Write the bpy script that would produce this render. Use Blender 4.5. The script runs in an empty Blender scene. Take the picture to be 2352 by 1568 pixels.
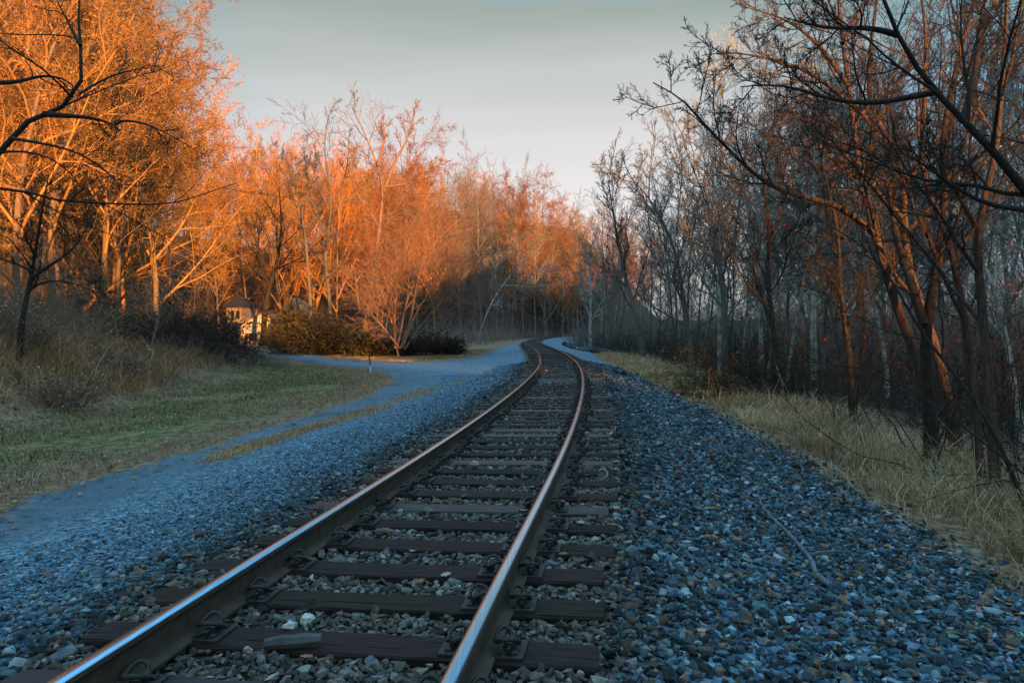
import bpy, math, random
import numpy as np
from mathutils import Matrix, Vector
R_ = math.radians
scene = bpy.context.scene
COL = scene.collection

# ------------------------------------------------------------------ camera
CAMZ, PITCH, ROLL, FD = 1.485, R_(0.79), R_(-1.3), 1568.0      # FD: focal length in px of a 2352 px wide picture
cam = bpy.data.cameras.new("camera"); cam.lens = 24; cam.sensor_width = 36
cam.clip_start = 0.05; cam.clip_end = 6000
co = bpy.data.objects.new("camera", cam); COL.objects.link(co)
co.matrix_world = Matrix.Translation((0, 0, CAMZ)) @ Matrix.Rotation(math.pi/2 - PITCH, 4, 'X') @ Matrix.Rotation(ROLL, 4, 'Z')
scene.camera = co

# ------------------------------------------------------------------ world, sun, exposure
SUN_EL, SUN_AZ = R_(4.5), R_(25)          # sun low behind the camera, 25 degrees to the right of straight behind
SUNH = np.array([math.sin(SUN_AZ), -math.cos(SUN_AZ)])   # horizontal direction towards the sun
world = bpy.data.worlds.new("World"); scene.world = world; world.use_nodes = True
wn = world.node_tree; wn.nodes.clear()
def wnode(t, **k):
    n = wn.nodes.new(t)
    for a, b in k.items(): setattr(n, a, b)
    return n
out = wnode("ShaderNodeOutputWorld"); bg = wnode("ShaderNodeBackground")
sky = wnode("ShaderNodeTexSky", sky_type='NISHITA', sun_disc=False, sun_elevation=SUN_EL,
            sun_rotation=math.pi - SUN_AZ, altitude=100, air_density=1.0, dust_density=1.2, ozone_density=2.0)
tc = wnode("ShaderNodeTexCoord"); sep = wnode("ShaderNodeSeparateXYZ")
wn.links.new(tc.outputs["Generated"], sep.inputs[0])
rmp = wnode("ShaderNodeValToRGB")           # colour of the evening sky by height above the horizon
cr = rmp.color_ramp
cr.elements[0].position = 0.0; cr.elements[0].color = (6.2, 5.8, 5.7, 1)
cr.elements[1].position = 1.0; cr.elements[1].color = (3.6, 6.7, 9.2, 1)
for p, c in ((0.14, (6.0, 5.65, 5.55, 1)), (0.26, (4.9, 4.7, 4.7, 1)), (0.35, (3.6, 3.7, 3.55, 1)), (0.43, (2.3, 2.6, 2.3, 1)), (0.51, (1.1, 3.6, 5.6, 1)), (0.70, (2.9, 6.2, 8.8, 1))):
    e = cr.elements.new(p); e.color = c
# ramp colours above 1 are clipped nowhere: they are physical sky radiances, scaled by the Background strength
nz = wnode("ShaderNodeTexNoise"); nz.inputs["Scale"].default_value = 2.2; nz.inputs["Detail"].default_value = 4
mp = wnode("ShaderNodeMapping"); mp.inputs["Scale"].default_value = (1, 1, 7); mp.inputs["Rotation"].default_value = (0, R_(8), 0)
wn.links.new(tc.outputs["Generated"], mp.inputs[0]); wn.links.new(mp.outputs[0], nz.inputs["Vector"])
ma = wnode("ShaderNodeMath", operation='MULTIPLY_ADD'); ma.inputs[1].default_value = 0.09; ma.inputs[2].default_value = -0.045
wn.links.new(nz.outputs["Fac"], ma.inputs[0])
ad = wnode("ShaderNodeMath", operation='ADD'); wn.links.new(sep.outputs["Z"], ad.inputs[0]); wn.links.new(ma.outputs[0], ad.inputs[1])
wn.links.new(ad.outputs[0], rmp.inputs[0])
# clear blue to both sides of the pale veil over the line
az = wnode("ShaderNodeMapRange", interpolation_type='SMOOTHSTEP'); az.inputs["From Min"].default_value = 0.22; az.inputs["From Max"].default_value = 0.62
ab = wnode("ShaderNodeMath", operation='ABSOLUTE'); sb = wnode("ShaderNodeMath", operation='ADD'); sb.inputs[1].default_value = 0.03
wn.links.new(sep.outputs["X"], sb.inputs[0]); wn.links.new(sb.outputs[0], ab.inputs[0]); wn.links.new(ab.outputs[0], az.inputs["Value"])
azm = wnode("ShaderNodeMath", operation='MULTIPLY'); azm.inputs[1].default_value = 0.8; wn.links.new(az.outputs[0], azm.inputs[0])
mxb = wnode("ShaderNodeMix", data_type='RGBA'); wn.links.new(azm.outputs[0], mxb.inputs["Factor"])
wn.links.new(rmp.outputs[0], mxb.inputs[6]); rm2 = wnode("ShaderNodeValToRGB"); c2 = rm2.color_ramp
c2.elements[0].position = 0.0; c2.elements[0].color = (4.4, 4.8, 5.2, 1); c2.elements[1].position = 1.0; c2.elements[1].color = (3.6, 6.7, 9.2, 1)
for p, c in ((0.12, (2.5, 4.0, 5.0, 1)), (0.25, (1.0, 3.1, 4.6, 1)), (0.42, (0.45, 1.9, 2.3, 1)), (0.55, (1.5, 4.0, 6.0, 1)), (0.70, (2.9, 6.2, 8.8, 1))):
    e = c2.elements.new(p); e.color = c
wn.links.new(ad.outputs[0], rm2.inputs[0]); wn.links.new(rm2.outputs[0], mxb.inputs[7])
mx = wnode("ShaderNodeMix", data_type='RGBA'); mx.inputs["Factor"].default_value = 0.12
wn.links.new(mxb.outputs[2], mx.inputs[6]); wn.links.new(sky.outputs[0], mx.inputs[7])
wn.links.new(mx.outputs[2], bg.inputs["Color"]); bg.inputs["Strength"].default_value = 0.080
wn.links.new(bg.outputs[0], out.inputs[0])

sl = bpy.data.lights.new("sun", 'SUN'); sl.energy = 5.0; sl.angle = R_(0.5); sl.color = (1.0, 0.46, 0.12)
so = bpy.data.objects.new("sun", sl); COL.objects.link(so)
sd = Vector((SUNH[0]*math.cos(SUN_EL), SUNH[1]*math.cos(SUN_EL), math.sin(SUN_EL)))
so.rotation_euler = sd.to_track_quat('Z', 'Y').to_euler(); so.location = sd*200
scene.view_settings.view_transform = 'Standard'; scene.view_settings.look = 'None'
scene.view_settings.exposure = 1.1; scene.view_settings.gamma = 1.0
scene.cycles.max_bounces = 5; scene.cycles.diffuse_bounces = 2; scene.cycles.glossy_bounces = 3
scene.cycles.transparent_max_bounces = 4; scene.cycles.caustics_reflective = False; scene.cycles.caustics_refractive = False

# ------------------------------------------------------------------ projection helpers (picture measured at 2352 x 1568)
def ray(X, Y):
    a = (np.asarray(X, float) - 1176)/FD; b = -(np.asarray(Y, float) - 784)/FD
    c, s = math.cos(ROLL), math.sin(ROLL)
    a, b = a*c - b*s, a*s + b*c
    cp, sp = math.cos(PITCH), math.sin(PITCH)
    return a, cp + b*sp, -sp + b*cp
def at(X, Y, depth):
    a, f, u = ray(X, Y)
    return np.array([a/f*depth, depth, CAMZ + u/f*depth])
def toD(x, y, z):
    cp, sp = math.cos(PITCH), math.sin(PITCH)
    zz = z - CAMZ; dep = y*cp - zz*sp; up = y*sp + zz*cp
    a = x/dep; b = up/dep; c, s = math.cos(ROLL), math.sin(ROLL)
    a, b = a*c + b*s, -a*s + b*c
    return 1176 + a*FD, 784 - b*FD

# ------------------------------------------------------------------ line of the track
CP = np.array([[-1.95,-5],[-1.55,-.8],[-.98,2.95],[-.21,7.39],[.56,13.01],[1.33,20],[1.99,28.81],[2.33,40.13],[2.37,49.52],[2.34,65.28],[2.3,79.87],
   [2.77,101.48],[4.42,125.07],[7.89,154.58],[13.57,187.34],[22.81,218.74],[36.44,239.83],[55,258],[78,272],[105,283]])
CP = np.vstack([[-2.8,-16],[-2.35,-9.5],CP])
def bspline(C, per=60):
    m = len(C)-3; t = np.linspace(0, m, m*per, endpoint=False); i = t.astype(int); u = (t-i)[:,None]
    a,b,c,d = C[i],C[i+1],C[i+2],C[i+3]
    return ((1-u)**3*a+(3*u**3-6*u**2+4)*b+(-3*u**3+3*u**2+3*u+1)*c+u**3*d)/6
CL = bspline(CP)
CLT = np.gradient(CL, axis=0); CLT /= np.linalg.norm(CLT, axis=1)[:,None]
CLS = np.concatenate([[0], np.cumsum(np.linalg.norm(np.diff(CL, axis=0), axis=1))])
S0 = np.interp(0, CL[:,1], CLS); CLS -= S0        # s = 0 beside the camera
def lat(x, y):
    """signed distance right of the track's middle, and arc length"""
    xc = np.interp(y, CL[:,1], CL[:,0]); tx = np.interp(y, CL[:,1], CLT[:,0]); ty = np.interp(y, CL[:,1], CLT[:,1])
    d = (x - xc)*ty
    return d, np.interp(y, CL[:,1], CLS) + (x-xc)*tx
def at_s(s, d=0):
    x = np.interp(s, CLS, CL[:,0]); y = np.interp(s, CLS, CL[:,1])
    tx = np.interp(s, CLS, CLT[:,0]); ty = np.interp(s, CLS, CLT[:,1])
    return x + ty*d, y - tx*d, tx, ty

# ------------------------------------------------------------------ ground height
def sstep(t): t = np.clip(t, 0, 1); return t*t*(3-2*t)
_rng = np.random.default_rng(5)
_W = [( _rng.uniform(0, 2*np.pi), _rng.uniform(0, 2*np.pi), f, a) for f, a in ((.05,1.),(.09,.8),(.17,.6),(.31,.45),(.6,.3),(1.1,.2),(2.1,.12)) for _ in range(3)]
def wav(x, y, fmin=0.0, fmax=9):
    z = 0*x
    for th, ph, f, a in _W:
        if fmin <= f <= fmax: z = z + a*np.sin(2*np.pi*f*(x*np.cos(th)+y*np.sin(th)) + ph)
    return z
FOOT = np.array([(-26,-80),(-20,0),(-18.5,20),(-24,45),(-38,62),(-60,80),(-64,100),(-42,116),(-16,126),(-5,150),(1,182),(10,214),(28,246),(60,276),(220,350)], float)
def sdist(x, y, P, closed=False):
    best = np.full(np.shape(x), 1e9); sg = np.ones(np.shape(x))
    n = len(P) if closed else len(P)-1
    for i in range(n):
        a = P[i]; b = P[(i+1) % len(P)]; ab = b-a
        t = np.clip(((x-a[0])*ab[0]+(y-a[1])*ab[1])/(ab@ab), 0, 1)
        dx = x-(a[0]+ab[0]*t); dy = y-(a[1]+ab[1]*t); dd = np.hypot(dx, dy)
        s = np.sign(ab[0]*(y-a[1])-ab[1]*(x-a[0])+1e-9)
        m = dd < best-1e-9
        best = np.where(m, dd, best); sg = np.where(m, s, sg)
    return best*sg
def inside(x, y, P):
    c = np.zeros(np.shape(x), bool); n = len(P)
    for i in range(n):
        x1,y1 = P[i]; x2,y2 = P[(i+1) % n]
        c ^= ((y1 > y) != (y2 > y)) & (x < (x2-x1)*(y-y1)/((y2-y1) or 1e-9)+x1)
    return c
def H(x, y, rough=True):
    x = np.asarray(x, float); y = np.asarray(y, float)
    d, s = lat(x, y)
    z = np.interp(d, [-60,-6,-2.8,-1.9,-1.4,0,1.4,1.75,3.3,5,8,14,40], [-.2,-.24,-.2,-.09,-.045,-.05,-.045,-.09,-.42,-.6,-.95,-1.35,-1.5])
    bh = np.interp(y, [-20,10,16,20,26,33,40], [3.2,3.0,2.5,1.9,1.2,.55,0])
    z = z + bh*sstep((-9.8-x-.9*np.sin(y*.35)*.4)/5.0)
    sh = sdist(x, y, FOOT)
    fade = 1-.88*sstep((x-28)/45)*sstep(y/60)
    z = z + np.where(sh > 0, 42*(1-np.exp(-np.maximum(sh, 0)*.55/42)), 0)*sstep(sh/6)*fade
    z = z + 27*sstep((sh-1)/30)*sstep((y-165)/60)*sstep((x+70)/50)*fade
    z = z + 1.0*sstep((y-64)/24)*sstep((-14-x)/10)                                       # yard rising to the cottage
    pass
    if rough:
        off = sstep((np.abs(d+2)-7)/5)
        z = z + off*(.05*wav(x, y, .3) + .22*wav(x, y, .1, .3)*sstep((np.abs(d+2)-10)/10))
        z = z + .006*wav(x, y, .5)
    return z
def hit(X, Y):
    a, f, u = ray(X, Y); t = 1.0; pz = 1
    for _ in range(4000):
        x, y, z = a/f*t, t, CAMZ+u/f*t
        g = float(H(x, y, False))
        if z < g: break
        t += max(.01, (z-g)*.5)
        if t > 900: break
    return a/f*t, t, float(H(a/f*t, t, False))

# ------------------------------------------------------------------ mesh + object helpers
def mesh(name, V, faces, mats=(), smooth=False, midx=None, col=None):
    V = np.asarray(V, np.float32); me = bpy.data.meshes.new(name)
    fl = [np.asarray(f, np.int32) for f in faces if len(f)]
    me.vertices.add(len(V)); me.vertices.foreach_set("co", V.ravel())
    nl = sum(f.size for f in fl); nf = sum(len(f) for f in fl)
    me.loops.add(nl); me.polygons.add(nf)
    me.loops.foreach_set("vertex_index", np.concatenate([f.ravel() for f in fl]))
    tot = np.concatenate([np.full(len(f), f.shape[1], np.int32) for f in fl])
    st = np.concatenate([[0], np.cumsum(tot)[:-1]]).astype(np.int32)
    me.polygons.foreach_set("loop_start", st)
    if midx is not None: me.polygons.foreach_set("material_index", np.asarray(midx, np.int32))
    me.polygons.foreach_set("use_smooth", np.full(nf, smooth, bool))
    me.update(calc_edges=True)
    if col is not None:
        at_ = me.color_attributes.new("tint", 'FLOAT_COLOR', 'POINT')
        c = np.ones((len(V), 4), np.float32); c[:, :3] = col; at_.data.foreach_set("color", c.ravel())
    for m in mats: me.materials.append(m)
    return me
def obj(name, me, parent=None, loc=None, rot=None, scale=None):
    o = bpy.data.objects.new(name, me); COL.objects.link(o)
    if parent is not None: o.parent = parent
    if loc is not None: o.location = loc
    if rot is not None: o.rotation_euler = rot
    if scale is not None: o.scale = scale
    return o
def tag(o, label=None, cat=None, group=None, kind=None):
    if label: o["label"] = label
    if cat: o["category"] = cat
    if group: o["group"] = group
    if kind: o["kind"] = kind
    return o
def empty(name, loc, rotz=0, scale=1):
    o = bpy.data.objects.new(name, None); COL.objects.link(o); o.location = loc
    o.rotation_euler = (0, 0, rotz); o.scale = (scale,)*3 if np.isscalar(scale) else scale
    o.empty_display_size = .1
    return o
class MB:
    """collects shapes into one mesh"""
    def __init__(s): s.V = []; s.F = {3: [], 4: []}; s.n = 0; s.C = []
    def add(s, V, F, c=(1,1,1)):
        V = np.asarray(V, float); F = np.asarray(F, int)
        s.V.append(V); s.F[F.shape[1]].append(F + s.n); s.n += len(V)
        c = np.asarray(c, float); s.C.append(np.broadcast_to(c, (len(V), 3)))
        return s
    def box(s, c, d, rotz=0, col=(1,1,1), bev=0):
        x, y, z = np.array(d)/2.
        V = np.array([(-x,-y,-z),(x,-y,-z),(x,y,-z),(-x,y,-z),(-x,-y,z),(x,-y,z),(x,y,z),(-x,y,z)], float)
        if bev:
            b = bev; V2 = []
            for sx,sy,sz in ((-1,-1,-1),(1,-1,-1),(1,1,-1),(-1,1,-1)): V2.append((sx*x, sy*y, -z))
            for k in (z-b,): V2 += [(-x,-y,k),(x,-y,k),(x,y,k),(-x,y,k)]
            V2 += [(-x+b,-y+b,z),(x-b,-y+b,z),(x-b,y-b,z),(-x+b,y-b,z)]
            V = np.array(V2); F = [(0,3,2,1),(8,9,10,11)]
            for k in (0, 4):
                for i in range(4): j = (i+1) % 4; F.append((k+i, k+j, k+4+j, k+4+i))
        else: F = [(0,3,2,1),(4,5,6,7),(0,1,5,4),(1,2,6,5),(2,3,7,6),(3,0,4,7)]
        ca, sa = math.cos(rotz), math.sin(rotz)
        V = np.stack([V[:,0]*ca-V[:,1]*sa, V[:,0]*sa+V[:,1]*ca, V[:,2]], 1) + np.array(c)
        return s.add(V, F, col)
    def tube(s, P, r, k=8, col=(1,1,1), cap=True):
        P = np.asarray(P, float)[None]; Rr = np.broadcast_to(np.asarray(r, float), (1, P.shape[1]))
        V, F = tubes(P, Rr, k); s.add(V, F, col)
        if cap:
            m = P.shape[1]
            for e, ring in ((0, range(k)), (m-1, range((m-1)*k, m*k))):
                ring = list(ring); b = s.n
                s.add(np.vstack([V[ring], P[0, e]]), [((i+1) % k, i, k) if e == 0 else (i, (i+1) % k, k) for i in range(k)], col)
        return s
    def build(s, name, mats, smooth=False):
        F = [np.concatenate(f) for f in (s.F[4], s.F[3]) if f]
        return mesh(name, np.concatenate(s.V), F, mats, smooth, col=np.concatenate(s.C))
def tubes(P, Rr, k):
    n, m, _ = P.shape
    T = np.empty_like(P); T[:,1:-1] = P[:,2:]-P[:,:-2]; T[:,0] = P[:,1]-P[:,0]; T[:,-1] = P[:,-1]-P[:,-2]
    T /= np.linalg.norm(T, axis=2, keepdims=True)+1e-12
    d = P[:,-1]-P[:,0]; d /= np.linalg.norm(d, axis=1, keepdims=True)+1e-12
    ref = np.where(np.abs(d[:,2:3]) > .8, np.array([[1.,0,0]]), np.array([[0,0,1.]]))[:,None]
    U = np.cross(T, ref); U /= np.linalg.norm(U, axis=2, keepdims=True)+1e-12
    W = np.cross(T, U)
    a = np.arange(k)*2*np.pi/k
    V = P[:,:,None] + Rr[:,:,None,None]*(U[:,:,None]*np.cos(a)[:,None]+W[:,:,None]*np.sin(a)[:,None])
    V = V.reshape(-1, 3)
    b = (np.arange(n)*m*k)[:,None,None]; j = (np.arange(m-1)*k)[None,:,None]; i = np.arange(k)[None,None,:]; i2 = (i+1) % k
    F = np.stack([b+j+i, b+j+k+i, b+j+k+i2, b+j+i2], -1).reshape(-1, 4)
    return V, F

# ------------------------------------------------------------------ materials
def mat(name, c1, c2=None, scale=5, rough=.85, bump=.3, metal=0, coord='Object', stretch=(1,1,1), vary=0, use_tint=False, detail=6, bdist=.02, transl=0, spec=.3, lo=.35, hi=.65):
    m = bpy.data.materials.new(name); m.use_nodes = True; nt = m.node_tree; N = nt.nodes; L = nt.links
    p = N["Principled BSDF"]; p.inputs["Roughness"].default_value = rough; p.inputs["Metallic"].default_value = metal
    p.inputs["Specular IOR Level"].default_value = spec
    c2 = c2 or c1
    t = N.new("ShaderNodeTexCoord"); mpn = N.new("ShaderNodeMapping"); mpn.inputs["Scale"].default_value = stretch
    L.new(t.outputs[coord], mpn.inputs[0])
    nz = N.new("ShaderNodeTexNoise"); nz.inputs["Scale"].default_value = scale; nz.inputs["Detail"].default_value = detail
    L.new(mpn.outputs[0], nz.inputs["Vector"])
    mr = N.new("ShaderNodeMapRange"); mr.inputs["From Min"].default_value = lo; mr.inputs["From Max"].default_value = hi; L.new(nz.outputs["Fac"], mr.inputs["Value"])
    mix = N.new("ShaderNodeMix"); mix.data_type = 'RGBA'; mix.inputs[6].default_value = (*c1, 1); mix.inputs[7].default_value = (*c2, 1)
    L.new(mr.outputs[0], mix.inputs["Factor"]); o = mix.outputs[2]
    if use_tint:
        a = N.new("ShaderNodeVertexColor"); a.layer_name = "tint"
        mm = N.new("ShaderNodeMix"); mm.data_type = 'RGBA'; mm.blend_type = 'MULTIPLY'; mm.inputs["Factor"].default_value = 1
        L.new(o, mm.inputs[6]); L.new(a.outputs["Color"], mm.inputs[7]); o = mm.outputs[2]
    if vary:
        oi = N.new("ShaderNodeObjectInfo"); hs = N.new("ShaderNodeHueSaturation")
        v = N.new("ShaderNodeMapRange"); v.inputs["To Min"].default_value = 1-vary; v.inputs["To Max"].default_value = 1+vary
        h = N.new("ShaderNodeMapRange"); h.inputs["To Min"].default_value = .5-.04*vary; h.inputs["To Max"].default_value = .5+.04*vary
        mo = N.new("ShaderNodeMath"); mo.operation = 'FRACT'; mu = N.new("ShaderNodeMath"); mu.operation = 'MULTIPLY'; mu.inputs[1].default_value = 7.3
        L.new(oi.outputs["Random"], v.inputs["Value"]); L.new(oi.outputs["Random"], mu.inputs[0]); L.new(mu.outputs[0], mo.inputs[0]); L.new(mo.outputs[0], h.inputs["Value"])
        L.new(v.outputs[0], hs.inputs["Value"]); L.new(h.outputs[0], hs.inputs["Hue"]); L.new(o, hs.inputs["Color"]); o = hs.outputs[0]
    L.new(o, p.inputs["Base Color"])
    if bump:
        b = N.new("ShaderNodeBump"); b.inputs["Strength"].default_value = bump; b.inputs["Distance"].default_value = bdist
        L.new(nz.outputs["Fac"], b.inputs["Height"]); L.new(b.outputs[0], p.inputs["Normal"])
    if transl:
        p.inputs["Subsurface Weight"].default_value = 0
        tr = N.new("ShaderNodeBsdfTranslucent"); ms = N.new("ShaderNodeMixShader"); ms.inputs[0].default_value = transl
        L.new(o, tr.inputs[0]); L.new(p.outputs[0], ms.inputs[1]); L.new(tr.outputs[0], ms.inputs[2]); L.new(ms.outputs[0], N["Material Output"].inputs[0])
    return m
M = dict(
 bark_tan=mat("bark_tan", (.36,.24,.14), (.22,.14,.08), 3, stretch=(3,3,.6), vary=.35, use_tint=True, bdist=.03),
 bark_brown=mat("bark_brown", (.11,.095,.085), (.19,.165,.145), 6, stretch=(3,3,.5), vary=.2, use_tint=True, bump=.8, bdist=.03),
 bark_dark=mat("bark_dark", (.025,.018,.015), (.055,.038,.028), 9, stretch=(2,2,1), use_tint=True, bump=.8, bdist=.02),
 bark_white=mat("bark_white", (.52,.48,.42), (.22,.19,.15), 2.2, stretch=(1,1,1), vary=.1, use_tint=True, lo=.45, hi=.6),
 leaf=mat("leaf", (1,1,1), (.7,.7,.7), 1.3, rough=.7, bump=0, vary=.15, use_tint=True, transl=.3),
 leaf_ground=mat("leaf_ground", (1,1,1), (.7,.6,.55), 9, rough=.8, bump=0, use_tint=True),
 grass=mat("grass_blade", (1,1,1), (.75,.72,.7), .9, rough=.75, bump=0, use_tint=True, transl=.2),
 stone=mat("stone", (1,1,1), (.62,.6,.58), 28, rough=.8, bump=.35, use_tint=True, bdist=.004),
 rock=mat("rock", (.15,.115,.08), (.07,.058,.045), .8, rough=.9, bump=.9, bdist=.15),
 tie=mat("tie_wood", (.009,.005,.004), (.032,.018,.013), 6, rough=.75, bump=.9, stretch=(.8,14,10), vary=.45, bdist=.012, spec=.25),
 tie_grey=mat("tie_wood_blue", (.010,.010,.012), (.030,.028,.033), 6, rough=.5, bump=.9, stretch=(.8,14,10), vary=.3, bdist=.012, spec=.5),
 rust=mat("rusty_steel", (.055,.036,.026), (.10,.062,.042), 14, rough=.75, bump=.35, bdist=.003, spec=.4),
 clip=mat("dark_steel", (.020,.018,.018), (.045,.035,.03), 30, rough=.6, bump=.3, bdist=.002, spec=.4),
 shine=mat("polished_steel_sky_tint", (.40,.63,.84), (.28,.47,.66), 3, rough=.19, bump=.05, metal=1, stretch=(60,.6,1), bdist=.001),  # blue sky reflection partly put into the steel's base colour
 siding=mat("cream_siding", (.62,.56,.47), (.54,.48,.40), 8, rough=.7, bump=.1),
 shaded_siding=mat("shade_toned_siding", (.22,.17,.13), (.30,.22,.16), 6, rough=.8, bump=.2),  # shade on the rear block put into the siding as a darker tone
 bark_grey=mat("bark_grey", (.30,.25,.21), (.20,.165,.135), 3, vary=.3, use_tint=True),
 bark_red=mat("bark_red", (.055,.032,.024), (.14,.082,.055), 9, stretch=(3,3,.7), use_tint=True, bump=1, bdist=.03),
 bark_rose=mat("bark_rose", (.24,.13,.09), (.36,.21,.14), 3, stretch=(3,3,.6), use_tint=True, bdist=.03),
 driftwood=mat("driftwood", (.17,.20,.23), (.30,.34,.38), 12, rough=.9, bump=.5, stretch=(1,1,1), use_tint=True, bdist=.004),
 roof=mat("roof_shingle", (.025,.025,.025), (.05,.042,.04), 12, rough=.95, bump=.5, spec=.1),
 roof_red=mat("leaf_covered_roof", (.20,.085,.05), (.36,.12,.05), 2.5, rough=.9, bump=.5),
 trim=mat("painted_trim", (.36,.34,.31), rough=.6, bump=0),
 shutter=mat("brown_shutter", (.12,.035,.025), rough=.6, bump=0),
 glass=mat("window_glass", (.02,.025,.03), rough=.08, bump=0, spec=.8),
 red=mat("faded_red_paint", (.30,.06,.045), (.22,.05,.04), 20, rough=.6, bump=.1),
 white=mat("white_paint", (.72,.74,.76), (.6,.62,.64), 20, rough=.5, bump=.05),
 blue=mat("blue_paint", (.02,.10,.42), rough=.4, bump=0),
)
# ground material: gravel, lawn, dead grass and leaf litter, forest floor, driven by per-vertex cover weights
def ground_mat():
    m = bpy.data.materials.new("ground_cover"); m.use_nodes = True; nt = m.node_tree; N = nt.nodes; L = nt.links
    p = N["Principled BSDF"]; p.inputs["Roughness"].default_value = .9; p.inputs["Specular IOR Level"].default_value = .15
    g = N.new("ShaderNodeNewGeometry")
    a = N.new("ShaderNodeVertexColor"); a.layer_name = "tint"; sp = N.new("ShaderNodeSeparateColor"); L.new(a.outputs["Color"], sp.inputs[0])
    def noise(sc, det=6):
        n = N.new("ShaderNodeTexNoise"); n.inputs["Scale"].default_value = sc; n.inputs["Detail"].default_value = det; L.new(g.outputs["Position"], n.inputs["Vector"]); return n.outputs["Fac"]
    def ramp(v, pts):
        r = N.new("ShaderNodeValToRGB"); L.new(v, r.inputs[0]); e = r.color_ramp.elements
        e[0].position, e[0].color = pts[0][0], (*pts[0][1], 1); e[1].position, e[1].color = pts[-1][0], (*pts[-1][1], 1)
        for q, c in pts[1:-1]: k = e.new(q); k.color = (*c, 1)
        return r.outputs[0]
    def mixc(f, A, B):
        x = N.new("ShaderNodeMix"); x.data_type = 'RGBA'; L.new(f, x.inputs["Factor"]); L.new(A, x.inputs[6]); L.new(B, x.inputs[7]); return x.outputs[2]
    vor = N.new("ShaderNodeTexVoronoi"); vor.inputs["Scale"].default_value = 26; L.new(g.outputs["Position"], vor.inputs["Vector"])
    sc = N.new("ShaderNodeSeparateColor"); L.new(vor.outputs["Color"], sc.inputs[0])
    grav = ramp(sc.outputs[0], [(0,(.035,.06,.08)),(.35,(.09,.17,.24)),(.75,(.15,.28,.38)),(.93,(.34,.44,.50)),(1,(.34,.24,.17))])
    brown = ramp(sc.outputs[0], [(0,(.025,.02,.017)),(.5,(.075,.06,.048)),(.9,(.16,.13,.10)),(1,(.28,.2,.14))])
    # fine grit of the driven strip
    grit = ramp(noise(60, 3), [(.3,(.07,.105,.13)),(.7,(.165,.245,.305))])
    dust = ramp(noise(.55, 5), [(.35,(.62,.62,.62)),(.5,(1,1,1)),(.7,(1.15,1.08,1.0))])
    dm = N.new("ShaderNodeMix"); dm.data_type = 'RGBA'; dm.blend_type = 'MULTIPLY'; dm.inputs["Factor"].default_value = 1; L.new(grit, dm.inputs[6]); L.new(dust, dm.inputs[7]); grit = dm.outputs[2]
    gn = N.new("ShaderNodeMath"); gn.operation = 'SUBTRACT'; L.new(sp.outputs[2], gn.inputs[0]); gn.inputs[1].default_value = 0
    gcol = mixc(sp.outputs[2], grav, grit)
    trk = N.new("ShaderNodeVertexColor"); trk.layer_name = "track"; st = N.new("ShaderNodeSeparateColor"); L.new(trk.outputs["Color"], st.inputs[0])
    gcol = mixc(st.outputs[0], gcol, brown)
    grass = ramp(noise(5, 8), [(.3,(.06,.08,.025)),(.46,(.13,.135,.05)),(.56,(.26,.19,.10)),(.75,(.30,.2,.11))])
    litter = ramp(noise(9, 8), [(.3,(.09,.052,.032)),(.5,(.27,.165,.10)),(.65,(.44,.29,.17)),(.8,(.55,.34,.2))])
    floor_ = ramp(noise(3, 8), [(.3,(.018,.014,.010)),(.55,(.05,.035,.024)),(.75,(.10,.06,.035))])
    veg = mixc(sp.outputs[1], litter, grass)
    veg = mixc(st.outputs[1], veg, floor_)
    # ragged border between gravel and vegetation
    nb = N.new("ShaderNodeMath"); nb.operation = 'MULTIPLY_ADD'; L.new(noise(2.2, 6), nb.inputs[0]); nb.inputs[1].default_value = 1.0; nb.inputs[2].default_value = -.5
    ad = N.new("ShaderNodeMath"); ad.operation = 'ADD'; L.new(sp.outputs[0], ad.inputs[0]); L.new(nb.outputs[0], ad.inputs[1])
    mr = N.new("ShaderNodeMapRange"); mr.inputs["From Min"].default_value = .44; mr.inputs["From Max"].default_value = .56; L.new(ad.outputs[0], mr.inputs["Value"])
    L.new(mixc(mr.outputs[0], veg, gcol), p.inputs["Base Color"])
    b1 = N.new("ShaderNodeBump"); b1.inputs["Strength"].default_value = .8; b1.inputs["Distance"].default_value = .03; b1.invert = True; L.new(vor.outputs["Distance"], b1.inputs["Height"])
    b2 = N.new("ShaderNodeBump"); b2.inputs["Strength"].default_value = .6; b2.inputs["Distance"].default_value = .05; L.new(noise(12, 6), b2.inputs["Height"]); L.new(b1.outputs[0], b2.inputs["Normal"])
    L.new(b2.outputs[0], p.inputs["Normal"])
    return m

# ------------------------------------------------------------------ ground sheet
def grd(a, b, fine, k, c=0):
    """coordinates from a to b, step `fine` near c growing by k per metre"""
    r = [c]
    while r[-1] < b: r.append(r[-1] + fine + k*abs(r[-1]-c))
    l = [c]
    while l[-1] > a: l.append(l[-1] - fine - k*abs(l[-1]-c))
    return np.array(sorted(set(l[1:] + r)))
gx = grd(-2500, 2500, .10, .018, 0); gy = grd(-2500, 3500, .10, .012, 5)
GX, GY = np.meshgrid(gx, gy); gxf, gyf = GX.ravel(), GY.ravel()
GZ = H(gxf, gyf)
lawn_edge = [(-700,1480),(-300,1310),(0,1180),(150,1118),(300,1076),(450,1036),(600,988),(750,944),(850,908),(908,876),(900,862),(860,850),(800,843),(720,837),(650,830),(588,823)]
far_edge = [(574,813),(600,812),(640,815),(720,820),(800,826),(880,831),(960,831),(1040,827),(1100,817),(1140,801),(1190,786),(1215,777),(1290,770),(1350,768)]
right_edge = [(1352,792),(1372,822),(1430,850),(1500,882),(1600,930),(1680,975),(1780,1030),(1870,1085),(1960,1140),(2060,1200),(2150,1260),(2250,1320),(2352,1375),(2600,1530)]
hp = lambda L_: [hit(*q)[:2] for q in L_]
LE, FE, RE = hp(lawn_edge), hp(far_edge), hp(right_edge)
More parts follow.
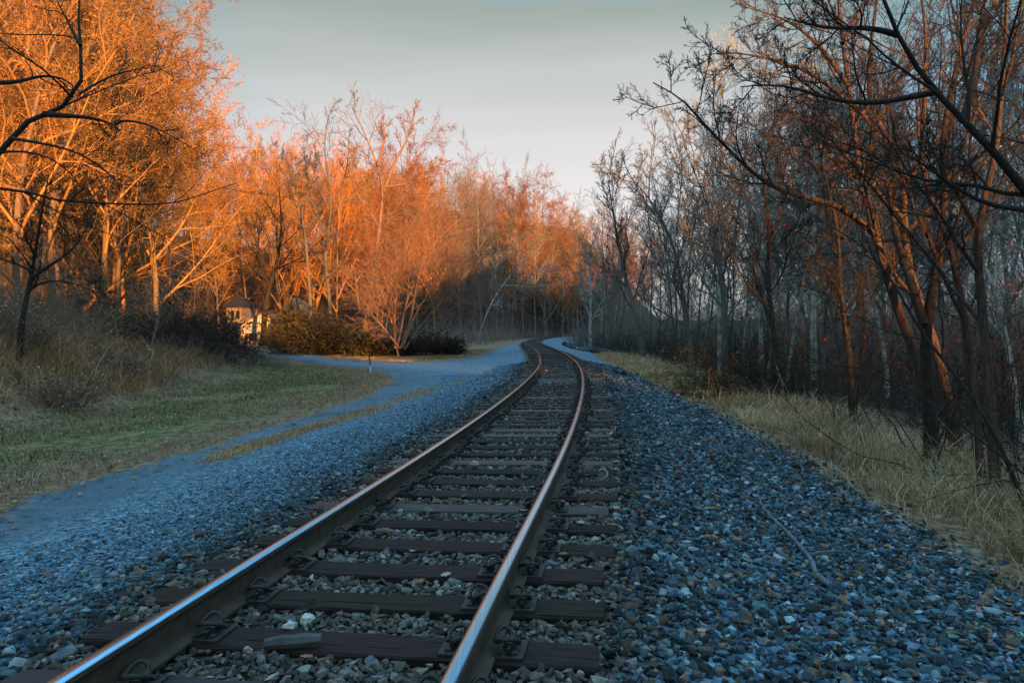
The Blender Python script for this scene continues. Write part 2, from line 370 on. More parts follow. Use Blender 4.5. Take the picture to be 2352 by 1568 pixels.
GRAV = np.array([(-9.5,-40)] + LE + FE + RE + [(5.5,0),(6,-40)])
gin = inside(gxf, gyf, GRAV); gd = np.abs(sdist(gxf, gyf, GRAV, True)); gs = np.where(gin, gd, -gd)
def gravel_w(x, y):
    i = inside(x, y, GRAV); d_ = np.abs(sdist(x, y, GRAV, True)); return np.where(i, d_, -d_)
dl, sl_ = lat(gxf, gyf)
wg = np.clip(.5 + gs*.9, 0, 1)
LAWN = np.array(LE[2:] + [(-15.5,50),(-14,36),(-12.3,28),(-10.8,20),(-10,12),(-10,4)])
li = inside(gxf, gyf, LAWN); ld = np.abs(sdist(gxf, gyf, LAWN, True)); ls = np.where(li, ld, -ld)
wlawn = np.clip(.1+ls*.55, 0, 1)*(1-.8*sstep((10-gyf)/6))
verge = sstep((gyf-38)/10)*sstep((78-gyf)/12)*sstep((-2-dl)/3)*(gs < 0)*sstep((4+gs)/2.5)
wlawn = np.maximum(wlawn, .9*verge)
wgrit = sstep((-3.2-dl)/1.0)*sstep((1.9-gs)/1.4)*.9
wtrack = sstep((1.75-np.abs(dl))/.35)
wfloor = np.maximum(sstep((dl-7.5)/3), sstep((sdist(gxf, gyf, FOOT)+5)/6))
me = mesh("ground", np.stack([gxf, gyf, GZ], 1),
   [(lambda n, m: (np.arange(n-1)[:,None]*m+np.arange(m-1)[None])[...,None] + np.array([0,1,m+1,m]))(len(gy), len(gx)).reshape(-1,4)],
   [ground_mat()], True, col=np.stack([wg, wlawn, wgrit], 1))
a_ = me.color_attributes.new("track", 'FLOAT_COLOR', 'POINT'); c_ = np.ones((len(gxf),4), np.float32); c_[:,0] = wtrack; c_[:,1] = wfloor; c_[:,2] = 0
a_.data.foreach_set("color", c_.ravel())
tag(obj("ground", me), kind="structure")

# unseen ridge added behind the camera, crest shaped to shade the line
D0 = 140
U = np.array([math.cos(SUN_AZ), math.sin(SUN_AZ)])
def ridge():
    u = np.arange(-260, 420, .8); rg = np.random.default_rng(11)
    crest = np.interp(u, [-260,-60,-8,2,6,9,13,15,19,27,33,40,52,70,95,420], [12,19,19.2,18.2,16.6,12.9,12.9,17.5,22.5,28.5,30,32,36,42,46,40])
    nse = np.convolve(rg.normal(size=len(u)+6), [.15,.2,.3,.2,.15,.05,.05], 'valid')[:len(u)]
    n2 = np.interp(u, np.arange(-270, 430, 5.5), rg.normal(size=len(np.arange(-270, 430, 5.5))))
    crest = crest + nse*1.5 + .5*np.sin(u*.22) + n2*2.6*sstep((u-22)/14) + nse*5*sstep((u-22)/14)
    prof = [(60,-3),(45,3),(25,.62),(10,.85),(3,.96),(0,1.0),(-3,.95),(-14,.72),(-30,.4),(-50,-3)]
    V = []
    for dv, hh in prof:
        hgt = crest*hh if 0 < hh <= 1 else np.full_like(u, -3.)
        if hh == 3: hgt = crest*.3
        base = U[None]*u[:,None] + SUNH[None]*(D0+dv)
        V.append(np.stack([base[:,0], base[:,1], hgt], 1))
    V = np.concatenate(V); n = len(u); P = len(prof)
    F = (np.arange(P-1)[:,None]*n+np.arange(n-1)[None])[...,None] + np.array([0,1,n+1,n])
    tag(obj("shade_ridge", mesh("shade_ridge", V, [F.reshape(-1,4)], [mat("shade_ridge_cover", (.06,.04,.03), (.12,.08,.05), .4)], False)), kind="structure")
ridge()

# ------------------------------------------------------------------ track
TIE_SP = .505
prof_rail = [(-.070,0),(-.070,.012),(-.012,.026),(-.0085,.045),(-.0085,.135),(-.030,.148),(-.036,.156),(-.036,.178),(-.030,.1865),(-.012,.190),(.012,.190),(.030,.1865),(.036,.178),(.036,.156),(.030,.148),(.0085,.135),(.0085,.045),(.012,.026),(.070,.012),(.070,0)]
def rail(side, label):
    s = np.concatenate([np.arange(-6, 60, .4), np.arange(60, 262, 1.)])
    x, y, tx, ty = at_s(s, side*.755)
    V = np.concatenate([np.stack([x+ty*px, y-tx*px, np.full_like(x, pz)], 1)[:,None] for px, pz in prof_rail], 1).reshape(-1,3)
    k = len(prof_rail); n = len(s)
    F = np.array([[i*k+j, (i+1)*k+j, (i+1)*k+(j+1)%k, i*k+(j+1)%k] for i in range(n-1) for j in range(k)])
    mi = np.array([1 if 7 <= j <= 11 else 0 for i in range(n-1) for j in range(k)])
    root = empty("rail", (0, 0, 0)); tag(root, label, "rail", "rails of the single track")
    body = mi == 0
    def sub(m_):
        f = F[m_]; u_, inv = np.unique(f, return_inverse=True); return V[u_], inv.reshape(f.shape)
    v, f = sub(body); obj("rail_web", mesh("rail_web", v, [f], [M["rust"]], False), root)
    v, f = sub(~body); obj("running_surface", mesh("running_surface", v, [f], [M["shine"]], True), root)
rail(-1, "left steel rail with rusty web and polished top reflecting orange and blue")
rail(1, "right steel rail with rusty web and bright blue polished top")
rng = np.random.default_rng(3)
def tie_mesh(i):
    rg = np.random.default_rng(100+i); nx = 27; L_ = 2.6+rg.uniform(-.04,.04); w = .23; h = .17
    xs = np.linspace(-L_/2, L_/2, nx); ring = [(-w/2,-h),(-w/2,-.012),(-w/2+.010,0),(-.04,.0),(-.036,-.006),(-.03,0),(.05,.001),(w/2-.012,0),(w/2,-.012),(w/2,-h)]
    V = []
    wob = np.cumsum(rg.normal(0, .002, nx)); wob -= wob.mean()
    for j, xx in enumerate(xs):
        for yy, zz in ring:
            V.append((xx + (rg.uniform(-.008,.008) if j in (0, nx-1) else 0), yy + wob[j] + rg.normal(0,.0022), zz + rg.normal(0,.0016) - (.004 if j in (0,nx-1) and zz > -.02 else 0)))
    k = len(ring); F = [(a*k+b, (a+1)*k+b, (a+1)*k+b+1, a*k+b+1) for a in range(nx-1) for b in range(k-1)]
    me = mesh("tie", V, [np.array(F)], [M["tie_grey"] if i % 4 == 3 else M["tie"]], False)
    import bmesh
    bm = bmesh.new(); bm.from_mesh(me); bm.verts.ensure_lookup_table()
    bm.faces.new([bm.verts[q] for q in range(k)]); bm.faces.new([bm.verts[(nx-1)*k+q] for q in reversed(range(k))])
    bm.normal_update(); bmesh.ops.recalc_face_normals(bm, faces=bm.faces); bm.to_mesh(me); bm.free()
    return me
TIES = [tie_mesh(i) for i in range(8)]
pm = MB(); pm.box((0,0,.008), (.40,.19,.016), bev=.003)
for sx in (-1, 1):
    pm.box((sx*.088,0,.024), (.018,.17,.020), bev=.004)            # shoulders either side of the rail foot
    for sy in (-1, 1): pm.box((sx*.155, sy*.055, .022), (.030,.030,.014), bev=.004)   # spike heads
PLATE = pm.build("tie_plate", [M["clip"]])
cm = MB()
kp = np.array([(.055,-.085,.040),(.055,.03,.040),(.052,.062,.052),(.030,.080,.078),(.000,.066,.088),(-.018,.030,.070),(-.020,-.010,.050),(-.004,-.050,.062),(.040,-.074,.088),(.082,-.05,.078),(.094,-.005,.052),(.090,.03,.038)])
ks = bspline(np.vstack([2*kp[0]-kp[1], kp, 2*kp[-1]-kp[-2]]), 4)
cm.tube(ks, .0105, 7)
cm.tube([(.055,-.045,.036),(.055,.045,.036)], .024, 10)             # shoulder housing
cm.box((.055,0,.020), (.04,.07,.024))
CLIP = cm.build("rail_clip", [M["clip"]], False)
n_ind = 300
s_first = -1.2
tie_s = s_first + TIE_SP*np.arange(480)
for k, s in enumerate(tie_s[:n_ind]):
    x, y, tx, ty = at_s(s, .05*math.sin(k*1.7)*.6 + rng.uniform(-.04,.04))
    ang = math.atan2(-tx, ty) + R_(rng.normal(0, .8))
    near = 0 < k < 62
    i = int(rng.integers(0, 8))
    if k == 8: i = 3
    if near:
        root = empty("railroad_tie", (x, y, 0), ang)
        t = obj("timber", TIES[i], root)
        for sd in (-1, 1):
            px = sd*.755 - (.0)
            pl = obj("tie_plate", PLATE, root, (px, 0, .0))
            for q in (-1, 1): obj("rail_clip", CLIP, pl, (q*.075, 0, 0), (0, 0, 0 if q > 0 else math.pi))
    else:
        root = obj("railroad_tie", TIES[i], None, (x, y, 0), (0, 0, ang))
    if k == 8: lb = "bluish wet-looking wooden tie in the foreground with frayed grain"
    elif k < 30: lb = "dark brown cracked wooden tie under the two rails in the foreground"
    elif k < 110: lb = "closely spaced dark wooden tie of the first curve"
    else: lb = "distant dark wooden tie near the far bend"
    tag(root, lb, "railroad tie", "wooden ties laid in a row under the rails")
fm = MB()
for s in tie_s[n_ind:]:
    x, y, tx, ty = at_s(s); fm.box((x, y, -.08), (2.6,.23,.16), math.atan2(-tx, ty))
tag(obj("far_ties", fm.build("far_ties", [M["tie"]])), "dark ties merging into one band beyond the far bend", "railroad ties", kind="stuff")

# ------------------------------------------------------------------ crushed stone
def ico():
    p = (1+5**.5)/2
    V = np.array([(-1,p,0),(1,p,0),(-1,-p,0),(1,-p,0),(0,-1,p),(0,1,p),(0,-1,-p),(0,1,-p),(p,0,-1),(p,0,1),(-p,0,-1),(-p,0,1)], float)
    V /= np.linalg.norm(V[0])
    F = np.array([(0,11,5),(0,5,1),(0,1,7),(0,7,10),(0,10,11),(1,5,9),(5,11,4),(11,10,2),(10,7,6),(7,1,8),(3,9,4),(3,4,2),(3,2,6),(3,6,8),(3,8,9),(4,9,5),(2,4,11),(6,2,10),(8,6,7),(9,8,1)])
    return V, F
IV, IF = ico()
def rotm(n, rg):
    q = rg.normal(size=(n,4)); q /= np.linalg.norm(q, axis=1, keepdims=True); w,x,y,z = q.T
    return np.stack([1-2*(y*y+z*z),2*(x*y-w*z),2*(x*z+w*y),2*(x*y+w*z),1-2*(x*x+z*z),2*(y*z-w*x),2*(x*z-w*y),2*(y*z+w*x),1-2*(x*x+y*y)],1).reshape(-1,3,3)
def stones(name, x, y, z, size, col, rg, sink=.25):
    n = len(x)
    # angular crushed shapes: pull random ico corners in and out
    base = []
    for k in range(16):
        r = np.random.default_rng(40+k).uniform(.55, 1.15, 12); v = IV*r[:,None]; q = np.random.default_rng(90+k)
        for _ in range(4):                                # flat broken faces
            nrm = q.normal(size=3); nrm /= np.linalg.norm(nrm); dd = v@nrm - q.uniform(.26,.52); v = v - np.where(dd > 0, dd, 0)[:,None]*nrm
        base.append(v)
    base = np.array(base)[rg.integers(0, 16, n)]
    sc = size[:,None]*np.stack([rg.uniform(.8,1.3,n), rg.uniform(.6,1.,n), rg.uniform(.45,.85,n)], 1)/2*1.35
    # flat-ish lie: tilt a little, spin freely
    ang = rg.uniform(0, 2*np.pi, n); V = base*sc[:,None]
    tl = rg.normal(0, .65, n); ct, st_ = np.cos(tl), np.sin(tl)
    V = np.stack([V[...,0], V[...,1]*ct[:,None]-V[...,2]*st_[:,None], V[...,1]*st_[:,None]+V[...,2]*ct[:,None]], -1)
    ca, sa = np.cos(ang)[:,None], np.sin(ang)[:,None]
    V = np.stack([V[...,0]*ca-V[...,1]*sa, V[...,0]*sa+V[...,1]*ca, V[...,2]], -1)
    V += np.stack([x, y, z + size*(.35-sink)], 1)[:,None]
    F = (IF[None] + (np.arange(n)*12)[:,None,None]).reshape(-1,3)
    return mesh(name, V.reshape(-1,3), [F], [M["stone"]], False, col=np.repeat(col, 12, 0))
def palette(n, rg, pal, w):
    p = np.array(pal)[rg.choice(len(pal), n, p=np.array(w)/sum(w))]
    return np.clip(p*rg.uniform(.7, 1.25, n)[:,None]*(1+rg.normal(0,.05,(n,3))), .01, .9)
GREY = [(.035,.06,.078),(.07,.125,.165),(.115,.21,.27),(.34,.44,.50),(.13,.105,.08),(.30,.19,.12),(.022,.026,.03)]  # ballast tones darkened as a whole, foreground dimness put into the colour
rg = np.random.default_rng(21)
def strip(n, ymax, pw=1.0):
    """random points, denser near the camera, in the wedge the camera sees (and a margin)"""
    y = 1.3 + (ymax-1.3)*rg.random(n)**pw; x = rg.uniform(-1, 1, n)*(y*.80+1.2)
    return x, y
pts = []
def scatter(dens, size, y0, y1, cond):
    X0, X1 = -(y1*.82+1.2), (y1*.82+1.2)
    n = int(dens*(X1-X0)*(y1-y0)); x = rg.uniform(X0, X1, n); y = rg.uniform(y0, y1, n)
    m = np.abs(x) < y*.82+1.0; x, y = x[m], y[m]
    d, s = lat(x, y); m = cond(x, y, d, s); x, y, d, s = x[m], y[m], d[m], s[m]
    return x, y, d, s, size*rg.lognormal(0, .28, len(x))
def tie_free(s, m): f = np.abs(((s-s_first+TIE_SP/2) % TIE_SP) - TIE_SP/2); return f > .115 + m
def gw(x, y): return gravel_w(x, y)
bx, by, bs_, bc = [], [], [], []; bz = []
for (y0, y1, dens, size) in ((1.2,6.5,900,.043),(6.5,12,640,.046),(12,20,330,.050),(20,34,120,.058)):
    # shoulders
    x, y, d, s, sz = scatter(dens, size, y0, y1, lambda x, y, d, s: (np.abs(d) > 1.32) & (d > -3.4) & (d < 7))
    w = gw(x, y) + rg.normal(0, .25, len(x)); k = (w > 0) & ~((d < -2.4) & (rg.random(len(x)) < .9*(np.abs(d)-2.4)))
    x, y, d, s, sz = x[k], y[k], d[k], s[k], sz[k]
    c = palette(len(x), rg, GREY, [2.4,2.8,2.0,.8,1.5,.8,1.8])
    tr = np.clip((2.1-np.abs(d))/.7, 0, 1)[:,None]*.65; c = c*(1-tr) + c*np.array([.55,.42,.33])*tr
    cl_ = palette(len(x), rg, [(.09,.155,.205),(.13,.225,.31),(.19,.31,.42),(.36,.48,.56),(.24,.20,.16),(.05,.07,.085)], [3,3,2.5,.9,.7,1.3]); lf = np.clip((-1.6-d)/.8, 0, 1)[:,None]; c = c*(1-lf)+cl_*lf; sz = sz*(1-.35*lf[:,0])
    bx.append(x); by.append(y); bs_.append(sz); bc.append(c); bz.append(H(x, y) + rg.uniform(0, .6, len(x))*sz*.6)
    # cribs between the ties
    x, y, d, s, sz = scatter(dens*1.25, size*.92, y0, y1, lambda x, y, d, s: (np.abs(d) < 1.36) & tie_free(s, .0))
    c = palette(len(x), rg, [(.07,.058,.048),(.12,.10,.08),(.20,.17,.14),(.33,.31,.28),(.28,.17,.11),(.16,.17,.18)], [3,3,2,.8,.4,1.2])
    bx.append(x); by.append(y); bs_.append(sz); bc.append(c); bz.append(H(x, y) + .010 + rg.uniform(0, .6, len(x))*sz*.5)
x, y, z, sz, c = map(np.concatenate, (bx, by, bz, bs_, bc))
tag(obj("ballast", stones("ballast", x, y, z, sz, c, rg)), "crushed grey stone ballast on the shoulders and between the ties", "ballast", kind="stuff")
print("ballast stones", len(x))
bx, by, bs_, bc, bz = [], [], [], [], []
for (y0, y1, dens, size) in ((1.2,5,3000,.019),(5,9,2300,.021),(9,15,1100,.026),(15,28,380,.032)):
    x, y, d, s, sz = scatter(dens, size, y0, y1, lambda x, y, d, s: (d < -2.5))
    w = gw(x, y) + rg.normal(0, .2, len(x)); rf = sstep((1.9-gravel_w(x, y))/1.5); road = .5*sstep((2.3-gravel_w(x, y))/1.5) + np.clip((y-12)/60, 0, .3)
    k = (w > 0) & (rg.random(len(x)) > road); x, y, d, sz = x[k], y[k], d[k], (sz*(1-.45*rf))[k]
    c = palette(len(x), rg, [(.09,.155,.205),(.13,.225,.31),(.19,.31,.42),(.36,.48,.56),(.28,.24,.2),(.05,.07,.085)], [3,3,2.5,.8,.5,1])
    bx.append(x); by.append(y); bs_.append(sz); bc.append(c); bz.append(H(x, y) - .004)
x, y, z, sz, c = map(np.concatenate, (bx, by, bz, bs_, bc))
tag(obj("road_gravel", stones("road_gravel", x, y, z, sz, c, rg)), "fine blue-grey gravel of the access road left of the track", "gravel", kind="stuff")
print("road stones", len(x))

# ------------------------------------------------------------------ grass, leaves
def blades(name, x, y, z, h, w, col, rg, lean=.5, mat_="grass"):
    n = len(x); a = rg.uniform(0, 2*np.pi, n); b = rg.uniform(0, 2*np.pi, n); ln = rg.uniform(.1, 1, n)*lean*h
    dx, dy = np.cos(b)*ln, np.sin(b)*ln; wx, wy = np.cos(a)*w/2, np.sin(a)*w/2
    base = np.stack([x, y, z], 1)
    p1 = base + np.stack([dx*.25, dy*.25, h*.55], 1); p2 = base + np.stack([dx*.7, dy*.7, h*.9], 1); p3 = base + np.stack([dx*1.25, dy*1.25, h*rg.uniform(.8,1.02,n)], 1)
    W = np.stack([wx, wy, 0*wx], 1)
    V = np.stack([base-W, base+W, p1-W*.9, p1+W*.9, p2-W*.6, p2+W*.6, p3], 1).reshape(-1,3)
    o = (np.arange(n)*7)[:,None]
    Q = np.concatenate([o+np.array([0,1,3,2]), o+np.array([2,3,5,4])]); T = o+np.array([4,5,6])
    return mesh(name, V, [Q, T], [M[mat_]], True, col=np.repeat(col, 7, 0))
TAN = [(.98,.62,.36),(.68,.38,.19),(.98,.70,.42),(.36,.23,.11),(.50,.29,.14)]
def zone_pts(n, x0, x1, y0, y1, f, pw=1.0):
    x = rg.uniform(x0, x1, n); y = y0+(y1-y0)*rg.random(n)**pw; m = rg.random(n) < f(x, y); return x[m], y[m]
GE_R = lambda x, y: gravel_w(x, y)
def right_band(x, y):
    d, _ = lat(x, y); g = GE_R(x, y)
    e = -g
    f = (sstep((e-.25)/.6)+.06*(e > -.1))*sstep((3.4+.03*y-e+.5*wav(x,y,.1,.4))/1.8)*(d > 2)
    cl = .35+.65*(wav(x*1.3, y*1.3, .3, 1.2) > -.35)
    return f*cl
xs, ys = zone_pts(760000, 2.5, 26, 2.2, 60, right_band, 1.7)
m = np.abs(xs) < ys*.82+1.5; xs, ys = xs[m], ys[m]
far_ = np.clip(ys/30, .0, 1)
hh = rg.lognormal(np.log(.24), .38, len(xs))*(.75+.5*sstep((-gravel_w(xs, ys))/2.5))*(1-.15*far_)
tag(obj("dry_grass", blades("dry_grass", xs, ys, H(xs, ys)-.02, hh, .0065+.009*far_+.003*rg.random(len(xs)), palette(len(xs), rg, TAN, [3,2,2.2,1.3,1.0])*(.78+.3*np.clip(wav(xs,ys,.3,2.2),-1,1))[:,None], rg, 1.45)),
    "band of pale tan dry grass between the ballast and the right-hand woods", "dry grass", kind="stuff")
print("right grass", len(xs))
st = [hit(*q)[:2] for q in [(1960,1120),(1990,1130),(2010,1150),(2100,1160),(2120,1150),(2210,1190),(2230,1210),(1890,1040),(1640,930),(1560,880)]]
st = np.repeat(np.array(st), 9, 0) + rg.normal(0, .16, (90,2))
tag(obj("dry_stalks", blades("dry_stalks", st[:,0], st[:,1], H(st[:,0], st[:,1]), rg.uniform(.5,1.05,90), np.full(90,.006), palette(90, rg, [(.6,.42,.25),(.4,.26,.15)], [1,1]), rg, .35)),
    "tall thin dead stalks standing out of the right-hand grass", "dry stalks", kind="stuff")
def bank_f(x, y):
    ls_ = sdist(x, y, LAWN, True); i = inside(x, y, LAWN); e = np.where(i, -np.abs(ls_), np.abs(ls_))
    return sstep((e+.2)/1.2)*(x < -8)*(y < 38)*(gravel_w(x, y) < -.4)*sstep((-sdist(x, y, FOOT)+3)/3)*(.25+.75*(wav(x, y, .15, .7) > -.5))
xs, ys = zone_pts(520000, -30, -8, 6, 52, bank_f, 1.2)
m = (-xs) < ys*.82+2; xs, ys = xs[m], ys[m]
hh = rg.lognormal(np.log(.37), .40, len(xs))
tag(obj("bank_grass", blades("bank_grass", xs, ys, H(xs, ys)-.03, hh, .010+.008*rg.random(len(xs)), palette(len(xs), rg, [(.58,.30,.14),(.80,.46,.23),(.44,.21,.11),(.18,.16,.06),(.88,.58,.33)], [3,2,2,1,.8]), rg, 1.3)),
    "tall rusty brown dead grass covering the bank on the left", "dry grass", kind="stuff")
print("bank grass", len(xs))
def lawn_f(x, y):
    i = inside(x, y, LAWN) | ((y > 40) & (y < 75) & (gravel_w(x, y) < 0) & (gravel_w(x, y) > -4)); g = -gravel_w(x, y); return i*sstep((g+.1)/.5)*sstep((wav(x, y, .15, 1.2)+1.6)/1.5)
xs, ys = zone_pts(420000, -34, 2, 5, 70, lawn_f, 1.5)
m = (-xs) < ys*.82+2; xs, ys = xs[m], ys[m]
g_ = -gravel_w(xs, ys); green = np.clip((g_-.7)/1.6, 0, 1)*sstep((ys-5)/8)*.82
patch = (wav(xs*1.0, ys*1.0, .08, .4) > .9); green = green*np.where(patch, .25, 1)
cg = palette(len(xs), rg, [(.11,.145,.04),(.16,.185,.05),(.28,.23,.10)], [2,2,1]); ct_ = palette(len(xs), rg, [(.46,.30,.19),(.58,.39,.26),(.24,.14,.09)], [2,2,1])
gr = rg.random(len(xs)) < green
tag(obj("lawn_grass", blades("lawn_grass", xs, ys, H(xs, ys)-.01, rg.uniform(.04,.11,len(xs)), .008+.010*np.clip(ys/30,0,1), np.where(gr[:,None], cg, ct_), rg, .8)),
    "mown green grass with brown worn edges left of the gravel road", "grass", kind="stuff")
print("lawn", len(xs))
sp_ = np.array([hit(*q)[:2] for q in [(1060,874),(1000,889),(950,905),(900,925),(850,942),(800,958),(720,982),(640,1008),(560,1032),(470,1062)]])
k_ = rg.integers(0, len(sp_)-1, 26000); u_ = rg.random((26000,1)); pp = sp_[k_]*(1-u_)+sp_[k_+1]*u_; ww = .05+.010*pp[:,1]
pp = pp + rg.normal(0, 1, (26000,2))*np.stack([ww, ww], 1); kk = rg.random(len(pp)) < sstep((wav(pp[:,0]*1.5, pp[:,1]*.6, .1, 1.2)+.3)/2.2)*.28; pp = pp[kk]
tag(obj("dead_grass_strip", blades("dead_grass_strip", pp[:,0], pp[:,1], H(pp[:,0], pp[:,1]), rg.uniform(.02,.06,len(pp)), np.full(len(pp), .012), palette(len(pp), rg, [(.62,.36,.15),(.45,.25,.10),(.7,.45,.22)], [2,1.5,1]), rg, 1.6)),
    "ragged streak of flattened dead grass between the wheel track and the ballast", "dead grass", kind="stuff")
def leafmesh(name, x, y, z, s, col, rg):
    n = len(x); out_ = np.array([(-.5,0),(-.28,.20),(-.33,.42),(-.05,.30),(.10,.52),(.22,.26),(.48,.30),(.40,.05),(.62,-.08),(.30,-.22),(.24,-.45),(.0,-.26),(-.22,-.42),(-.25,-.15)])
    k = len(out_); P = np.concatenate([out_, [(0,0)]]); zc = np.concatenate([.28*np.abs(out_[:,1])+.10*out_[:,0]**2, [0]])
    V = np.concatenate([P, zc[:,None]], 1)[None]*s[:,None,None]*np.array([1,1,1.])
    V[...,2] *= rg.uniform(-.8,1.3,n)[:,None]
    a = rg.uniform(0, 2*np.pi, n)[:,None]; t = rg.normal(0,.28,n)[:,None]
    V = np.stack([V[...,0]*np.cos(t)-V[...,2]*np.sin(t), V[...,1], V[...,0]*np.sin(t)+V[...,2]*np.cos(t)], -1)
    V = np.stack([V[...,0]*np.cos(a)-V[...,1]*np.sin(a), V[...,0]*np.sin(a)+V[...,1]*np.cos(a), V[...,2]], -1) + np.stack([x,y,z],1)[:,None]
    F = np.array([(i,(i+1)%k,k) for i in range(k)])[None] + (np.arange(n)*(k+1))[:,None,None]
    return mesh(name, V.reshape(-1,3), [F.reshape(-1,3)], [M["leaf_ground"]], False, col=np.repeat(col, k+1, 0))
n = 46000; yy = 1.5+38*rg.random(n)**1.4; xx = rg.uniform(-1,1,n)*(yy*.8+1)
d_, s_ = lat(xx, yy); g_ = gravel_w(xx, yy)
pr = np.where(g_ < 0, np.where(g_ > -1.5, .8, .45), np.where(g_ < .6, .25, .012)); pr = np.where((g_ < 0) & (d_ > 0), .25, pr)
k = rg.random(n) < pr; xx, yy, g_, d_ = xx[k], yy[k], g_[k], d_[k]
zz = H(xx, yy) + np.where(g_ > 0, .035, .05) + np.where(np.abs(d_) < 1.4, .03, 0)
tag(obj("fallen_leaves", leafmesh("fallen_leaves", xx, yy, zz, rg.uniform(.03,.08,len(xx)), palette(len(xx), rg, [(.26,.13,.08),(.38,.22,.16),(.15,.07,.05),(.50,.22,.08),(.48,.34,.27)], [3,2,2.5,.5,.7]), rg)),
    "brown and russet fallen leaves scattered along the grass edges and over the stones", "fallen leaves", kind="stuff")

# ------------------------------------------------------------------ trees
def sprout(P, Rr, rg, n, t0, t1, ang, lr, m, jit, up, rs, rmin, taper=.55, side=None):
    """n children on every parent polyline; returns their polylines and radii"""
    N, K, _ = P.shape
    Lp = np.linalg.norm(np.diff(P, axis=1), axis=2).sum(1)
    t = (np.arange(n)[None] + rg.random((N, n)))/n; t = t0+(t1-t0)*t
    f = t*(K-1); i = np.minimum(f.astype(int), K-2); u = (f-i)[...,None]; r_ = np.arange(N)[:,None]
    A = P[r_, i]; B = P[r_, i+1]; O = A*(1-u)+B*u; T = B-A; T /= np.linalg.norm(T, axis=-1, keepdims=True)+1e-9
    r0 = Rr[r_, i]*(1-u[...,0])+Rr[r_, i+1]*u[...,0]
    az_ = rg.random((N,1))*6.28 + np.arange(n)[None]*2.4 + rg.normal(0,.5,(N,n))
    ref = np.where(np.abs(T[...,2:3]) > .85, np.array([1.,0,0]), np.array([0,0,1.]))
    Uu = np.cross(T, ref); Uu /= np.linalg.norm(Uu, axis=-1, keepdims=True)+1e-9; W = np.cross(T, Uu)
    perp = Uu*np.cos(az_)[...,None] + W*np.sin(az_)[...,None]
    if side is not None: perp = perp + np.array(side)[None,None]; perp /= np.linalg.norm(perp, axis=-1, keepdims=True)
    an = np.radians(ang)*rg.uniform(.7, 1.3, (N,n))[...,None]
    D = T*np.cos(an)+perp*np.sin(an)
    L_ = Lp[:,None]*lr*(1-taper*t)*rg.uniform(.6,1.25,(N,n))
    O = O.reshape(-1,3); D = D.reshape(-1,3); L_ = L_.ravel(); r0 = np.maximum(rmin, np.minimum(r0.ravel()*rs, L_*.019+rmin))
    pts_ = [O]; cur = O; step = (L_/(m-1))[:,None]
    for q in range(m-1):
        D = D + rg.normal(0, jit, D.shape); D[:,2] += up; D /= np.linalg.norm(D, axis=1, keepdims=True)
        cur = cur + D*step; pts_.append(cur)
    Pn = np.stack(pts_, 1); fr = np.linspace(0, 1, m)[None]
    Rn = r0[:,None]*(1-fr) + np.maximum(rmin*.5, r0[:,None]*.18)*fr
    return Pn, Rn
def leafcloud(C, s, col, rg):
    n = len(C); Rm = rotm(n, rg); q = np.array([(-.5,-.35,0),(.5,-.35,.12),(.5,.35,0),(-.5,.35,.12)])
    V = (Rm[:,None] @ q[None,:,:,None])[...,0]*s[:,None,None] + C[:,None]
    F = (np.arange(n)*4)[:,None] + np.arange(4)
    return V.reshape(-1,3), F, np.repeat(col, 4, 0)
def crown_mesh(name, levels, bark, leaf=None, rg=None, tintv=(1,1,1)):
    Vs, Fs, Cs, mi = [], [], [], []; b = 0
    for (P, Rr, k) in levels:
        V, F = tubes(P, Rr, k); Vs.append(V); Fs.append(F+b); b += len(V)
        c = rg.uniform(.75, 1.25, len(P)); Cs.append(np.repeat(c, P.shape[1]*k)[:,None]*np.array(tintv)); mi.append(np.zeros(len(F), int))
    if leaf is not None:
        V, F, C = leafcloud(*leaf, rg); Vs.append(V); Fs.append(F+b); Cs.append(C); mi.append(np.ones(len(F), int))
    return mesh(name, np.concatenate(Vs), [np.concatenate(Fs)], [bark, M["leaf"]], True, midx=np.concatenate(mi), col=np.concatenate(Cs))
def walk(p0, D, L_, m, jit, up, rg):
    P = [np.array(p0, float)]; D = np.array(D, float)
    for _ in range(m-1):
        D = D + rg.normal(0, jit, 3); D[2] += up; D /= np.linalg.norm(D); P.append(P[-1]+D*L_/(m-1))
    return np.array(P)
